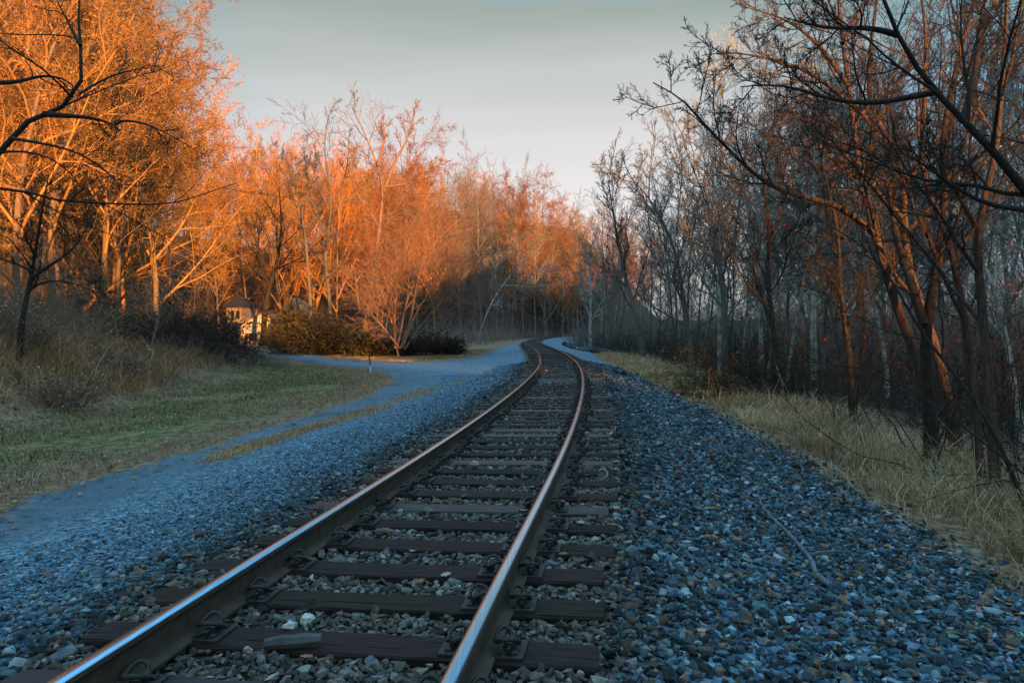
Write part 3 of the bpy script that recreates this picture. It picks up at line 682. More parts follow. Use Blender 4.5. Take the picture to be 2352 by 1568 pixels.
def proto(seed, Ht=16, r=.135, kind='broad', bark='bark_tan', leaves=0, leafcol=None, rmin=.012, dens=1.0, tint=(1,1,1)):
    rg = np.random.default_rng(seed)
    T = walk((0,0,-.4), (rg.normal(0,.06), rg.normal(0,.06), 1), Ht+.4, 12, .07 if kind != 'slim' else .05, .03, rg)[None]
    fr = np.linspace(0,1,12)[None]; TR = r*(1-fr)**.8+.02; TR[0,0] *= 1.35; TR[0,1] *= 1.1
    if kind == 'broad':
        a = sprout(T, TR, rg, int(14*dens)+2, .18, .93, 46, .58, 8, .12, .05, .6, .022, .5)
        b_ = sprout(*a, rg, 10, .15, .97, 42, .42, 6, .16, .03, .65, .016)
        c_ = sprout(*b_, rg, 8, .1, 1, 42, .42, 4, .2, .02, .6, rmin)
        d_ = sprout(*c_, rg, 9, .1, 1, 45, .6, 3, .2, .02, .7, rmin*.7)
    elif kind == 'slim':
        a = sprout(T, TR, rg, int(16*dens), .3, .97, 38, .30, 7, .11, .09, .6, .018, .45)
        b_ = sprout(*a, rg, 7, .15, .97, 38, .45, 5, .15, .05, .65, .012)
        c_ = sprout(*b_, rg, 6, .1, 1, 40, .48, 4, .2, .04, .6, rmin)
        d_ = sprout(*c_, rg, 8, .1, 1, 42, .6, 3, .2, .02, .7, rmin*.7)
    elif kind == 'fork':
        a = sprout(T, TR, rg, 8, .12, .7, 32, .8, 9, .10, .06, .8, .035, .35)
        b_ = sprout(*a, rg, 11, .2, .97, 42, .36, 6, .16, .04, .6, .02)
        c_ = sprout(*b_, rg, 8, .1, 1, 42, .45, 4, .2, .02, .6, rmin)
        d_ = sprout(*c_, rg, 9, .1, 1, 45, .6, 3, .2, .02, .7, rmin*.7)
    lv = [(a[0],a[1],5),(b_[0],b_[1],4),(c_[0],c_[1],3),(d_[0],d_[1],3)]
    leaf = None
    if leaves:
        leaves = int(leaves*2.6); E = d_[0][:, -1]; E = E[rg.integers(0, len(E), leaves)] + rg.normal(0, .22, (leaves,3))
        leaf = (E, rg.uniform(.035,.075,leaves), palette(leaves, rg, leafcol, [1]*len(leafcol)))
    V, F = tubes(T, TR, 9)
    tm = mesh("trunk", V, [F], [M[bark]], True, col=np.ones((len(V),3))*np.array(tint)*(.75 if bark == 'bark_tan' else 1))
    ct_ = np.array(tint)*((1.5,1.12,.62) if bark == "bark_tan" else (1,1,1))
    return tm, crown_mesh("crown", lv, M[bark], leaf, rg, ct_), Ht
ORG = [(.64,.26,.07),(.56,.18,.05),(.70,.34,.10),(.44,.14,.05)]
RED = [(.42,.10,.04),(.36,.06,.03),(.50,.16,.07)]
GOLD = [(.60,.34,.08),(.52,.26,.06),(.45,.19,.05)]
HP = [proto(1, leaves=2000, leafcol=ORG), proto(2, kind='fork', leaves=2400, leafcol=GOLD, tint=(1.25,1.0,.75)), proto(3, tint=(.85,.8,.8)), proto(4, kind='fork', leaves=900, leafcol=ORG, tint=(1.2,1.0,.8)), proto(5, leaves=5500, leafcol=GOLD),
      proto(6, leaves=6000, leafcol=RED, tint=(.9,.75,.7)), proto(7, kind='slim', leaves=900, leafcol=ORG), proto(8, kind='slim')]
HP += [proto(41, bark='bark_grey', r=.12), proto(42, kind='slim', bark='bark_grey', r=.10), proto(43, kind='fork', bark='bark_grey', r=.11)]      # 8, 9, 10
WP = [proto(21, kind='slim', bark='bark_brown', r=0.060, rmin=.0065), proto(22, kind='slim', bark='bark_brown', r=.055, rmin=.0065, dens=.8), proto(23, kind='fork', bark='bark_brown', r=.075, rmin=.0065),
      proto(24, kind='slim', bark='bark_brown', r=.058, rmin=.0065, dens=1.1), proto(25, kind='broad', bark='bark_brown', r=.065, rmin=.0065, leaves=260, leafcol=[(.16,.08,.04),(.22,.09,.04)])]
SP = [proto(31, kind='slim', bark='bark_white', r=.085, rmin=.009), proto(32, kind='slim', bark='bark_white', r=.07, rmin=.009, dens=.8)]
def plant(name, pr, x, y, h, label, cat="tree", group=None, rz=None, z=None, wide=1.0):
    z = float(H(x, y)) if z is None else z
    s = h/pr[2]; e = empty(name, (x, y, z), rng.uniform(0, 6.28) if rz is None else rz, (s*wide, s*wide, s))
    obj("trunk", pr[0], e); obj("crown", pr[1], e)
    return tag(e, label, cat, group)
SKY_L = np.array([(-400,-260),(0,-200),(330,-70),(400,-10),(430,20),(470,70),(520,150),(560,200),(600,250),(640,335),(680,375),(740,385),(800,385),(860,355),(900,350),(950,372),(1000,395),(1080,395),(1150,440),(1200,430),(1250,440),(1300,475),(1350,487),(1450,495),(1700,520),(2600,560)], float)
SKY_R = np.array([(1300,560),(1375,500),(1400,420),(1450,360),(1500,330),(1560,300),(1620,255),(1700,235),(1800,200),(1900,150),(2000,60),(2352,-100),(2700,-150)], float)
def fit_h(x, y, sky_):
    g = float(H(x, y)); X, _ = toD(x, y, g+8)
    Y = np.interp(X, sky_[:,0], sky_[:,1]); a, f, u = ray(X, Y); return X, CAMZ + u/f*y - g
placed = []
def spaced(x, y, r):
    for q in placed:
        if (q[0]-x)**2+(q[1]-y)**2 < r*r: return False
    return True
cnt = 0; tries = 0
while cnt < 205 and tries < 60000:
    tries += 1
    y = rng.uniform(24, 290); x = rng.uniform(-.95, .28)*y
    s = float(sdist(np.array([x]), np.array([y]), FOOT)[0])
    if s < -1.5 or s > 46: continue
    if rng.random() > min(1, (60/y)**.8): continue
    if abs(lat(x, y)[0]) < 9: continue
    X, h = fit_h(x, y, SKY_L)
    if X < -140 or X > 1460 or h < 6.5: continue
    if x > -56 and x < -24 and 78 < y < 112: continue
    if not spaced(x, y, 2.2+.016*y): continue
    cap = 27 if X < 650 else (28 if X < 1080 else 31)
    hh = min(h*rng.uniform(.86, 1.0), cap*rng.uniform(.8, 1.05))
    placed.append((x, y)); cnt += 1
    pi = int(rng.choice(8, p=[.19,.17,.13,.13,.10,.06,.12,.10]))
    if X > 1030: pi = int(rng.choice([8,9,10,2,7], p=[.3,.25,.25,.1,.1]))
    where = next(w_ for lim, w_ in ((110,"at the left edge behind the small grey tree"),(230,"right of the small grey tree"),(330,"behind the bank grass left of the brambles"),(480,"rising behind the purple bramble thicket"),
        (620,"on the hillside just behind the cottage"),(760,"on the hillside behind the boulder"),(900,"on the hillside behind the tallest bare tree"),(1080,"right of the many-stemmed tree"),(9999,"on the slope behind the far bend")) if X < lim)
    look = {0:"broad rusty-leaved tree", 1:"forked golden-leaved tree", 2:"broad bare-twigged tree", 3:"pale forked tree with few leaves", 4:"broad tree full of golden leaves", 5:"round-crowned red-leaved tree", 6:"slim rusty-leaved tree", 7:"slim bare-twigged tree", 8:"broad grey bare tree", 9:"slim grey bare tree", 10:"forked grey bare tree"}[pi]
    lb = ("front-row " if y < 62 else "back-row ") + look + " " + where; gp = "trees " + where
    plant("hillside_tree", HP[pi], x, y, hh, lb, "tree", gp, wide=min(1.35, max(.9, 16/hh*.95)))
for k, (X, y, pi, S) in enumerate([(1100,150,8,415),(1135,170,10,435),(1165,165,5,425),(1195,180,8,430),(1222,196,9,440),(1245,205,10,436),(1262,230,1,452),(1285,222,8,468),(1300,240,4,472),(1322,236,10,486),(1340,250,2,482),(1362,240,1,488),(1385,255,4,486),(1410,262,0,490),(1120,200,1,440),(1180,215,3,440),(1230,236,7,444),(1275,262,5,470),(1330,275,4,484),(1375,282,0,486),(1435,262,1,492),(1465,272,4,500)]):
    x = float(at(X, 500, y)[0])
    if abs(float(lat(x, y)[0])) < 7: continue
    g_ = float(H(x, y)); a_1, f_1, u_1 = ray(X, S); hh = CAMZ + u_1/f_1*y - g_
    if hh > 9: plant("hillside_tree", HP[pi], x, y, min(hh, 36), ["tall rusty-leaved","tall golden-forked","broad bare","pale forked","full golden-leaved","round red-leaved","slim rusty-leaved","slim bare","broad grey","slim grey","forked grey"][pi] + " tree topping the wooded slope above the far bend, " + ("left" if X < 1200 else "middle" if X < 1320 else "right") + " part", "tree", "trees crowning the slope above the far bend", wide=.85)
x = float(at(905, 500, 80)[0]); a_1, f_1, u_1 = ray(905, 345); plant("red_oak", HP[5], x, 80, CAMZ+u_1/f_1*80-float(H(x, 80)), "full red-orange crowned tree behind the tallest bare tree", "tree", wide=.8)
for k in range(38):
    X = 330 + 440*((k*.618) % 1); y = 44 + 30*((k*.37) % 1); x = float(at(X, 500, y)[0])
    if float(sdist(np.array([x]), np.array([y]), FOOT)[0]) < .5: continue
    _, h = fit_h(x, y, SKY_L); hh = min(h*rng.uniform(.95, 1.0), 32)
    plant("hillside_tree", HP[int(rng.choice([0,2,6,1,3,7]))], x, y, hh, "tall fine-twigged tree whose crown makes the sloping left skyline", "tree", "skyline trees of the left stand", wide=.72)
print("hill trees", cnt, tries)
cnt = 0; tries = 0; wpl = []
while cnt < 172 and tries < 60000:
    tries += 1
    y = rng.uniform(17, 175); x = rng.uniform(.1, .85)*y
    d = float(lat(x, y)[0]); edge = 7.6 if y < 60 else 6.5
    if d < edge or d > 85: continue
    if rng.random() > min(1, (40/y)**.6)*min(1, (20/d)**.4): continue
    X, h = fit_h(x, y, SKY_R)
    if X < 1345 or X > 2560 or h < 4.5: continue
    if any((q[0]-x)**2+(q[1]-y)**2 < (1.25+.010*y)**2 for q in wpl): continue
    hh = min(h*rng.uniform(.8, 1.0), 19*rng.uniform(.8, 1.1)); wpl.append((x, y)); cnt += 1
    w = rng.random() < .22 and y > 16
    pr = SP[int(rng.integers(0,2))] if w else WP[int(rng.choice(5, p=[.32,.32,.08,.24,.04]))]
    where = next(w_ for lim, w_ in ((1450,"at the far curve"),(1560,"left of the green brush"),(1680,"around the first straight white trunk"),(1800,"above the green brush in the right-hand woods"),
        (1920,"around the second straight white trunk"),(2060,"behind the long low limb"),(2200,"behind the forked dark trunk"),(9999,"behind the rightmost upright trunk")) if X < lim)
    far = "near" if y < 32 else ("middle-distance" if y < 70 else "distant")
    plant("sycamore_tree" if w else "woodland_tree", pr, x, y, hh, far + " " + ("pale-barked slender tree " if w else "slim bare brown tree ") + where, "tree", ("pale trees " if w else "bare trees ") + where)
print("right trees", cnt, tries)

# traced trees: main stems follow the photo, at their own distance, with branches and twigs grown on them
def smooth_poly(P, n):
    P = np.asarray(P, float); Q = np.vstack([2*P[0]-P[1], P, 2*P[-1]-P[-2]]); C = bspline(Q, 12)
    C = np.vstack([C, P[-1]]); s = np.concatenate([[0], np.cumsum(np.linalg.norm(np.diff(C, axis=0), axis=1))])
    t = np.linspace(0, s[-1], n); return np.stack([np.interp(t, s, C[:,i]) for i in range(3)], 1)
def hero(name, stems, depth, r0, label, cat="tree", bark="bark_dark", seed=0, twig=.006, nb=7, b_len=.30, ang=45, up=.05, root=True, leaves=0, leafcol=None, r1=.14, levels=4, group=None, t0=.3, side=None, kc=(8,7,5)):
    """stems: list of (points in picture px, relative radius, depth shift at the tip)"""
    rg_ = np.random.default_rng(seed); n = 18; pass
    P, Rr = [], []
    for pts_, rel, dd in stems:
        k = len(pts_); ph = rg_.uniform(0, 6)
        W = [at(q[0], q[1], depth + (q[2] if len(q) > 2 else dd*i/(k-1) + (.015*depth*math.sin(ph+i*1.3) if i else 0))) for i, q in enumerate(pts_)]
        if root and pts_ is stems[0][0] and W[0][2] > H(W[0][0], W[0][1])-.1: W[0] = np.array([W[0][0], W[0][1], float(H(W[0][0], W[0][1]))-.15])
        P.append(smooth_poly(W, n)); Rr.append(r0*rel*np.linspace(1, r1, n))
    P = np.array(P); Rr = np.array(Rr); Rr[0,0] *= 1.3
    base = P[0,0].copy(); g = float(H(base[0], base[1])); org = np.array([base[0], base[1], g if root else base[2]])
    P = P - org
    V, F = tubes(P, Rr, 10)
    e = empty(name, org); tag(e, label, cat, group)
    cc = np.ones((len(V),3))
    obj("trunk", mesh("trunk", V, [F], [M[bark]], True, col=cc), e)
    a = sprout(P, Rr, rg_, nb, t0, 1, ang, b_len*1.35, 10, .11, up, .55, twig*1.8, .4, side)
    b_ = sprout(*a, rg_, kc[0], .12, 1, 38, .52, 7, .13, up*.6, .6, twig*1.3)
    c_ = sprout(*b_, rg_, kc[1], .1, 1, 38, .52, 5, .15, up*.5, .6, twig*.9)
    lv = [(a[0],a[1],6),(b_[0],b_[1],4),(c_[0],c_[1],3)]
    E = c_[0][:,-1]
    if levels > 3:
        d_ = sprout(*c_, rg_, kc[2], .1, 1, 40, .6, 4, .15, up*.5, .7, twig*.6); lv.append((d_[0],d_[1],3)); E = d_[0][:,-1]
    leaf = None
    if leaves: C = E[rg_.integers(0, len(E), leaves)] + rg_.normal(0,.05,(leaves,3)); leaf = (C, rg_.uniform(.04,.08,leaves), palette(leaves, rg_, leafcol, [1]*len(leafcol)))
    obj("crown", crown_mesh("crown", lv, M[bark], leaf, rg_), e)
    return e
# right-hand edge of the woods
hero("twisted_tree", [([(2160,960),(2120,860),(2085,770),(2050,680),(2010,540),(1985,440),(1965,330),(1950,200),(1935,100),(1925,0),(1915,-150)],1,.5),
      ([(2010,540),(1945,480),(1880,460),(1790,440),(1735,405),(1650,320),(1600,268),(1572,228),(1500,190)],.55,-1.6),
      ([(1990,270),(1905,195),(1830,150),(1740,130),(1680,118),(1612,128)],.4,-1.2),
      ([(1950,200),(1890,110),(1820,50),(1760,30),(1690,10)],.4,-.6),
      ([(1935,100),(1990,0),(2040,-90)],.4,.6)], 10.5, .092, "slender leaning tree with one long low limb reaching left over the grass", bark='bark_red', seed=51, nb=9, b_len=.26, twig=.0042)
hero("twisted_tree", [([(2200,980),(2165,840),(2120,715),(2085,620),(2072,500),(2082,420),(2050,320),(2005,275),(1990,200),(2000,100),(2015,0),(2030,-140)],1,.4),
      ([(2072,500),(2000,420),(1930,390),(1850,300),(1790,270)],.4,-1.5),([(2082,420),(2150,330),(2180,250)],.4,.8)], 12, .10, "crooked dark trunk with a kink halfway up, next in from the leaning one", bark='bark_red', seed=52, nb=8, twig=.0045)
hero("twisted_tree", [([(2140,960),(2128,860),(2122,745),(2150,640),(2166,520),(2172,420),(2160,330),(2186,200),(2215,80),(2240,0),(2260,-130)],1,.3),
      ([(2122,745),(2090,640),(2060,560),(2040,440),(2045,300),(2030,180)],.7,1.2),([(2172,420),(2230,300),(2260,190),(2352,130)],.35,.5)], 10, .098, "forked dark trunk whose two stems part low above the grass", bark='bark_dark', seed=53, nb=8, twig=.0042)
hero("twisted_tree", [([(2255,990),(2225,780),(2195,620),(2178,540),(2130,440),(2110,350),(2120,290),(2126,200),(2130,80),(2112,-30),(2100,-150)],1,.4),
      ([(2130,440),(2040,380),(1960,330),(1880,320)],.35,-1.2)], 9, .066, "thin snaking trunk that bends left then climbs straight up", bark='bark_red', seed=54, nb=8, twig=.004)
hero("twisted_tree", [([(2290,1010),(2268,840),(2250,650),(2240,520),(2270,430),(2292,330),(2300,200),(2311,60),(2316,-60),(2320,-160)],1,.3),
      ([(2240,520),(2200,440),(2150,400),(2110,330)],.4,-.6)], 8.2, .074, "rightmost upright trunk, warm lit near the picture's edge", bark='bark_red', seed=55, nb=8, twig=.004)
hero("overhanging_tree", [([(2560,1150),(2520,900),(2470,650),(2425,505),(2352,440),(2290,352),(2212,278),(2150,212),(2100,150),(2060,80),(2030,0),(1995,-90)],1,-.3),
      ([(2150,212),(2080,225),(2000,240),(1900,230),(1800,190),(1700,200)],.4,-.8),([(2212,278),(2240,180),(2250,60),(2270,-60)],.5,.3),
      ([(2425,505),(2352,478),(2290,478),(2200,440),(2120,372),(2060,350)],.4,-.4),([(2060,80),(1990,60),(1900,70),(1800,40)],.4,-.5)], 7.3, .09, "dark tree leaning in from the right edge with a thick limb rising to the left", bark='bark_dark', seed=56, nb=8, twig=.0035, t0=.38)
hero("leaning_tree", [([(2380,1090),(2290,985),(2180,840),(2110,760),(2050,640),(1985,560),(1900,520),(1830,470)],1,1.2)], 7.2, .028, "dark thin stem leaning steeply left out of the bottom right undergrowth", bark='bark_dark', seed=57, nb=8, twig=.0035)
hero("leaning_tree", [([(2352,880),(2310,740),(2262,610),(2235,540),(2220,440)],1,1)], 14, .075, "pale leaning trunk behind the dark trunks near the right edge", bark='bark_white', seed=58, nb=6, twig=.005)
for i, (pts_, dep, r, bk, lb) in enumerate([
   ([(1655,800),(1652,650),(1656,480),(1650,380),(1660,290),(1672,230)], 30, .15, 'bark_white', "tall straight white-barked tree first in the right-hand woods"),
   ([(1870,850),(1866,700),(1872,560),(1868,420),(1876,290),(1872,200)], 24, .13, 'bark_white', "straight white-barked tree just left of the twisted trunks"),
   ([(1750,830),(1745,700),(1742,560),(1752,430),(1748,330)], 27, .10, 'bark_white', "thinner white-barked tree midway between the two straight white ones"),
   ([(1660,800),(1668,700),(1650,600),(1640,500),(1600,410),(1570,330)], 22, .12, 'bark_brown', "brown tree whose upper stem bends left at the start of the woods"),
   ([(1790,850),(1776,740),(1760,640),(1770,520),(1750,420),(1770,300)], 19, .10, 'bark_dark', "dark wavy stem behind the dry grass, right of the green brush"),
   ([(1595,810),(1570,700),(1560,600),(1530,520),(1490,450),(1440,400)], 28, .12, 'bark_brown', "brown tree arching left over the ballast near the first white trunk"),
   ([(1960,900),(1950,780),(1925,660),(1930,540),(1900,430),(1880,330)], 15, .09, 'bark_dark', "dark stem directly left of the leaning twisted tree"),
   ([(1480,810),(1465,740),(1440,650),(1420,560),(1405,470),(1395,400)], 45, .18, 'bark_brown', "bare tree at the corner where the woods meet the far curve"),
   ([(1355,800),(1356,740),(1358,640),(1352,580)], 75, .22, 'bark_white', "white-barked tree beside the far curve of the track")]):
    hero("woodland_tree" if 'white' not in bk else "sycamore_tree", [(pts_, 1, .5)], dep, r, lb, bark=bk, seed=70+i, nb=12, b_len=.3, ang=40, up=.09, twig=.006+.0002*dep, t0=.25)
# middle distance, left of the track
hero("yard_tree", [([(603,806),(606,745),(610,690),(622,650),(640,590),(650,520),(640,430)],1,0),([(612,680),(600,620),(590,560),(600,490)],.6,2),([(622,650),(560,600),(520,580),(450,600)],.35,-3),([(630,620),(700,590),(740,560)],.35,-2)],
     80, .36, "thick dark-trunked tree standing right in front of the cottage wall", bark='bark_dark', seed=90, nb=9, twig=.016, levels=4)
hero("tall_tree", [([(717,790),(714,720),(710,640),(703,560),(690,480),(672,400),(668,350)],1,0),([(700,540),(680,470),(660,420),(650,370)],.4,1),([(690,480),(720,420),(725,360)],.4,0)], 64, .22,
     "tall bare tree left of the pair, its trunk curving left at the top", bark='bark_brown', seed=91, nb=8, twig=.014, b_len=.24, levels=4)
hero("tall_tree", [([(762,790),(760,740),(755,660),(745,600),(752,540),(765,460),(752,400),(742,330),(755,265)],1,0),([(752,540),(720,480),(705,420),(700,340)],.5,1),([(765,460),(800,400),(800,320)],.5,0)], 64, .21,
     "tall bare S-curved tree between the curving tree and the golden one", bark='bark_brown', seed=92, nb=8, twig=.013, b_len=.24, levels=4, t0=.35)
hero("tall_tree", [([(832,800),(838,750),(850,690),(862,600),(872,520),(882,440),(868,380),(840,310),(808,245)],1,0),([(882,440),(905,370),(950,300),(950,250)],.6,1),([(875,430),(940,425),(985,395),(1020,368)],.45,-1),([(868,380),(885,320),(880,270)],.5,0),([(870,500),(920,480),(960,490)],.3,0),([(840,420),(815,390),(808,340)],.35,0)], 60, .28,
     "tallest bare tree of the middle, golden trunk forking wide above a red crown", bark='bark_rose', seed=93, nb=8, twig=.012, b_len=.24, levels=4, t0=.4)
ST = [[(915,800),(905,760),(890,700),(868,650),(850,610)],[(912,800),(925,740),(935,680),(965,630),(1000,570),(1010,510)],[(925,800),(945,740),(975,680),(1030,620),(1090,590)],[(930,802),(970,740),(1010,700),(1080,650),(1140,640)],[(908,800),(905,720),(915,640),(905,560)],[(920,800),(950,720),(955,640),(990,560),(1060,500)],[(918,800),(880,750),(850,720),(840,700)]]
hero("multi_stem_tree", [(p, .9, rng.uniform(-3,3)) for p in ST], 54, .10, "spreading many-stemmed tree with arching pale pink-lit twigs beside the road", bark='bark_rose', seed=94, nb=16, b_len=.5, twig=.009, levels=4, up=.0, ang=50, t0=.25)
hero("white_limbed_tree", [([(1095,790),(1110,740),(1130,690),(1165,640),(1200,600),(1225,570)],1,0),([(1150,655),(1190,655),(1235,662),(1270,650)],.55,-2),([(1200,600),(1245,620),(1290,628)],.5,0),([(1130,690),(1125,640),(1150,590)],.5,0),([(1235,662),(1250,630)],.35,0)], 112, .15,
     "tree with crooked white limbs hanging over the far curve", bark='bark_white', seed=95, nb=6, twig=.014)
# left foreground
hero("overhanging_tree", [([(-420,1000),(-330,760),(-200,560),(-90,440),(0,350),(28,318),(60,277),(100,262),(160,240),(183,215),(190,165),(185,105),(178,40),(185,-40)],1,.3),
      ([(100,262),(150,266),(215,270),(262,286),(278,302)],.5,.4),([(262,286),(285,275),(335,283),(395,312),(440,340)],.22,.6),([(-60,190),(0,191),(50,188),(92,172),(150,178),(183,213)],.45,.2),
      ([(28,318),(100,330),(170,345),(232,382),(262,410),(290,435)],.28,-.3),([(0,350),(60,345),(140,370),(190,430),(200,470)],.2,.4),([(183,215),(240,180),(300,160),(380,150)],.22,.5),([(185,105),(150,40),(120,-20)],.3,.2)],
     8, .075, "black-looking branches of a tree leaning in from the left edge", bark='bark_dark', seed=96, nb=5, b_len=.34, twig=.0028, t0=.42, up=.02, ang=50, kc=(5,4,3))
hero("small_tree", [([(40,765),(50,730),(62,680),(75,620),(90,520),(105,440),(112,400)],1,0),([(72,640),(110,610),(160,585),(205,520),(222,460)],.5,.6),([(82,590),(60,550),(45,500)],.4,-.5),([(75,625),(30,600),(-30,590)],.45,-.5),([(66,665),(110,640),(180,650),(260,690)],.35,-.4)],
     17, .085, "small bare grey tree on the brown bank at the far left", bark='bark_dark', seed=97, nb=7, twig=.005, ang=50)
hero("leaning_tree", [([(700/2.0-15,745),(370,690),(390,640),(405,585)],1,1),([(345,735),(330,700),(300,660)],.5,0)], 24, .05, "thin leaning stem rising from the brambles on the left bank", bark='bark_brown', seed=98, nb=7, twig=.006)

# ------------------------------------------------------------------ bushes and undergrowth
def bush(name, X, Y, depth, w, h, dep, label, leafcol, nst=220, nlf=9000, bark='bark_dark', seed=0, ls=(.04,.09), twig=.006):
    rg_ = np.random.default_rng(seed); x, y, _ = at(X, Y, depth); z = float(H(x, y))
    org = np.array([x, y, z])
    p0 = np.stack([rg_.uniform(-.42,.42,nst)*w, rg_.uniform(-.42,.42,nst)*dep, np.full(nst,-.1)], 1)
    D = rg_.normal(0,.35,(nst,3)); D[:,2] = 1; D[:,0] += p0[:,0]/w*1.2; D[:,1] += p0[:,1]/dep*1.2; D /= np.linalg.norm(D,axis=1,keepdims=True)
    prof = (1-(np.abs(p0[:,0])/(w*.5))**2.2)*.75+.35; L_ = h*rg_.uniform(.5,1.35,nst)*prof
    P = [p0]; cur = p0
    for q in range(7): D = D + rg_.normal(0,.16,D.shape); D[:,2] -= .09*q*.5; D /= np.linalg.norm(D,axis=1,keepdims=True); cur = cur + D*(L_/6)[:,None]; P.append(cur)
    P = np.stack(P,1); Rr = np.maximum(.003, twig*np.linspace(1.6,.5,8))[None].repeat(nst,0)
    for_ = [h_ for h_ in (H(P[...,0].ravel()+x, P[...,1].ravel()+y).reshape(P.shape[:2])-z,)][0]; P[...,2] = np.maximum(P[...,2], for_-.1)
    a = sprout(P, Rr, rg_, 7, .15, 1, 50, .4, 5, .22, .0, .7, twig*.6); b_ = sprout(*a, rg_, 4, .1, 1, 50, .5, 3, .2, 0, .7, twig*.5)
    e = empty(name, org); tag(e, label, "bush")
    obj("stems", crown_mesh("stems", [(P,Rr,4),(a[0],a[1],3),(b_[0],b_[1],3)], M[bark], None, rg_), e)
    if nlf:
        E = np.concatenate([a[0][:,2:].reshape(-1,3), b_[0].reshape(-1,3)]); C = E[rg_.integers(0,len(E),nlf)] + rg_.normal(0,.05,(nlf,3))
        V, F, Cc = leafcloud(C, rg_.uniform(*ls, nlf), palette(nlf, rg_, leafcol, [1]*len(leafcol)), rg_)
        obj("foliage", mesh("foliage", V, [F], [M["leaf"]], True, col=Cc), e)
OL = [(.09,.085,.03),(.14,.12,.04),(.19,.14,.05),(.10,.06,.03)]; PUR = [(.05,.035,.035),(.09,.045,.04),(.045,.05,.03),(.14,.06,.035)]
bush("bramble_bush", 438, 815, 33, 4.3, 1.95, 3.0, "dark purplish bramble thicket on the end of the left bank", PUR, 320, 15000, seed=1, ls=(.05,.10), twig=.008)
bush("bramble_bush", 345, 790, 29, 4.5, 1.9, 3, "low dark brush behind the bank grass, left of the purple bramble thicket", PUR, 220, 9000, seed=2, ls=(.04,.09), twig=.008)
bush("olive_bush", 722, 815, 62, 5.6, 3.0, 3.5, "broad olive green bush right of the cottage drive", OL, 300, 16000, seed=3, ls=(.08,.16), twig=.012)
bush("olive_bush", 775, 815, 60, 4.2, 2.5, 3, "middle olive bush with yellowing leaves below the tall bare trees", OL, 200, 9000, seed=4, ls=(.08,.15), twig=.012)
bush("olive_bush", 856, 815, 57, 3.2, 1.9, 2.5, "rounded brown-green bush left of the many-stemmed tree", OL, 160, 7000, seed=5, ls=(.07,.14), twig=.011)
bush("ivy_bush", 668, 780, 78, 2.4, 3.4, 2.0, "tall ivy-clad bush between the dark trunk and the boulder", [(.05,.07,.025),(.12,.09,.03),(.22,.10,.03)], 150, 9000, seed=6, ls=(.10,.2), twig=.014)
bush("brush_heap", 985, 800, 56, 6.0, 1.6, 3, "low dark brush heap right of the many-stemmed tree", [(.07,.045,.03),(.11,.06,.035),(.05,.045,.025)], 260, 6000, seed=7, ls=(.07,.13), twig=.011)
BR = [(.58,.30,.14),(.42,.22,.10),(.70,.42,.22),(.20,.15,.06)]
bush("brown_shrub", 130, 815, 16, 1.5, .8, 1.2, "rusty brown shrub on the bank just right of the small bare tree", BR, 90, 1700, seed=21, ls=(.03,.06), twig=.005, bark='bark_brown')
bush("brown_shrub", 15, 790, 18, 1.9, 1.2, 1.5, "brown shrub at the left edge of the picture on the bank", BR, 110, 2200, seed=22, ls=(.03,.06), twig=.005, bark='bark_brown')
bush("brown_shrub", 240, 800, 21, 2.0, .9, 1.4, "low brown shrub on the crest of the bank above the lawn", BR, 110, 2200, seed=23, ls=(.035,.07), twig=.006, bark='bark_brown')
bush("green_brush", 1725, 830, 20, 4.2, 1.7, 2.5, "sparse green brush at the foot of the trees behind the dry grass", [(.07,.08,.03),(.11,.10,.04)], 170, 4500, seed=8, ls=(.03,.06), twig=.006)
bush("red_leaf_shrub", 2290, 760, 11, 1.7, 3.6, 1.6, "shrub with bright red leaves behind the trunks at the right edge", [(.55,.04,.02),(.42,.03,.02)], 50, 420, seed=9, ls=(.022,.045), twig=.004)
bush("red_leaf_shrub", 478, 720, 50, 3.2, 3.2, 2.5, "small tree with scarlet leaves left of the cottage roof", [(.6,.06,.02),(.5,.10,.03)], 90, 3500, seed=10, ls=(.08,.15), twig=.012)
# tangle of saplings, vines and dead stalks under the woods: nobody could count it
def tangle(name, pts_, h, label, bark, seed, r=.006, arch=.10, kids=5, mk=3):
    rg_ = np.random.default_rng(seed); n = len(pts_); x, y = pts_[:,0], pts_[:,1]; z = H(x, y)-.1
    D = rg_.normal(0,.45,(n,3)); D[:,2] = 1; D /= np.linalg.norm(D,axis=1,keepdims=True); L_ = h*rg_.lognormal(0,.4,n)
    cur = np.stack([x,y,z],1); P = [cur]
    for q in range(8): D = D + rg_.normal(0,.15,D.shape); D[:,2] -= arch*(q/4); D /= np.linalg.norm(D,axis=1,keepdims=True); cur = cur+D*(L_/7)[:,None]; P.append(cur)
    P = np.stack(P,1); rr = r*(.6+.7*rg_.random(n)); Rr = rr[:,None]*np.linspace(1.3,.4,9)[None]
    a = sprout(P, Rr, rg_, kids, .15, 1, 50, .4, 5, .2, .02, .65, r*.45); b_ = sprout(*a, rg_, mk, .1, 1, 48, .5, 3, .2, 0, .7, r*.35)
    tag(obj(name, crown_mesh(name, [(P,Rr,4),(a[0],a[1],3),(b_[0],b_[1],3)], M[bark], None, rg_)), label, "undergrowth", kind="stuff")
q = rng.random((9000,2)); yy = 6+90*q[:,0]**1.6; dd = 5.6+30*q[:,1]**1.3; xc = np.interp(yy, CL[:,1], CL[:,0]); xx = xc+dd; k = (xx < yy*.85+3) & (rng.random(9000) < .42*np.where(yy < 14, .5, 1))
tangle("undergrowth", np.stack([xx[k],yy[k]],1), 2.4, "dark tangle of saplings and brambles under the right-hand woods", "bark_dark", 201, r=.008, arch=.06)
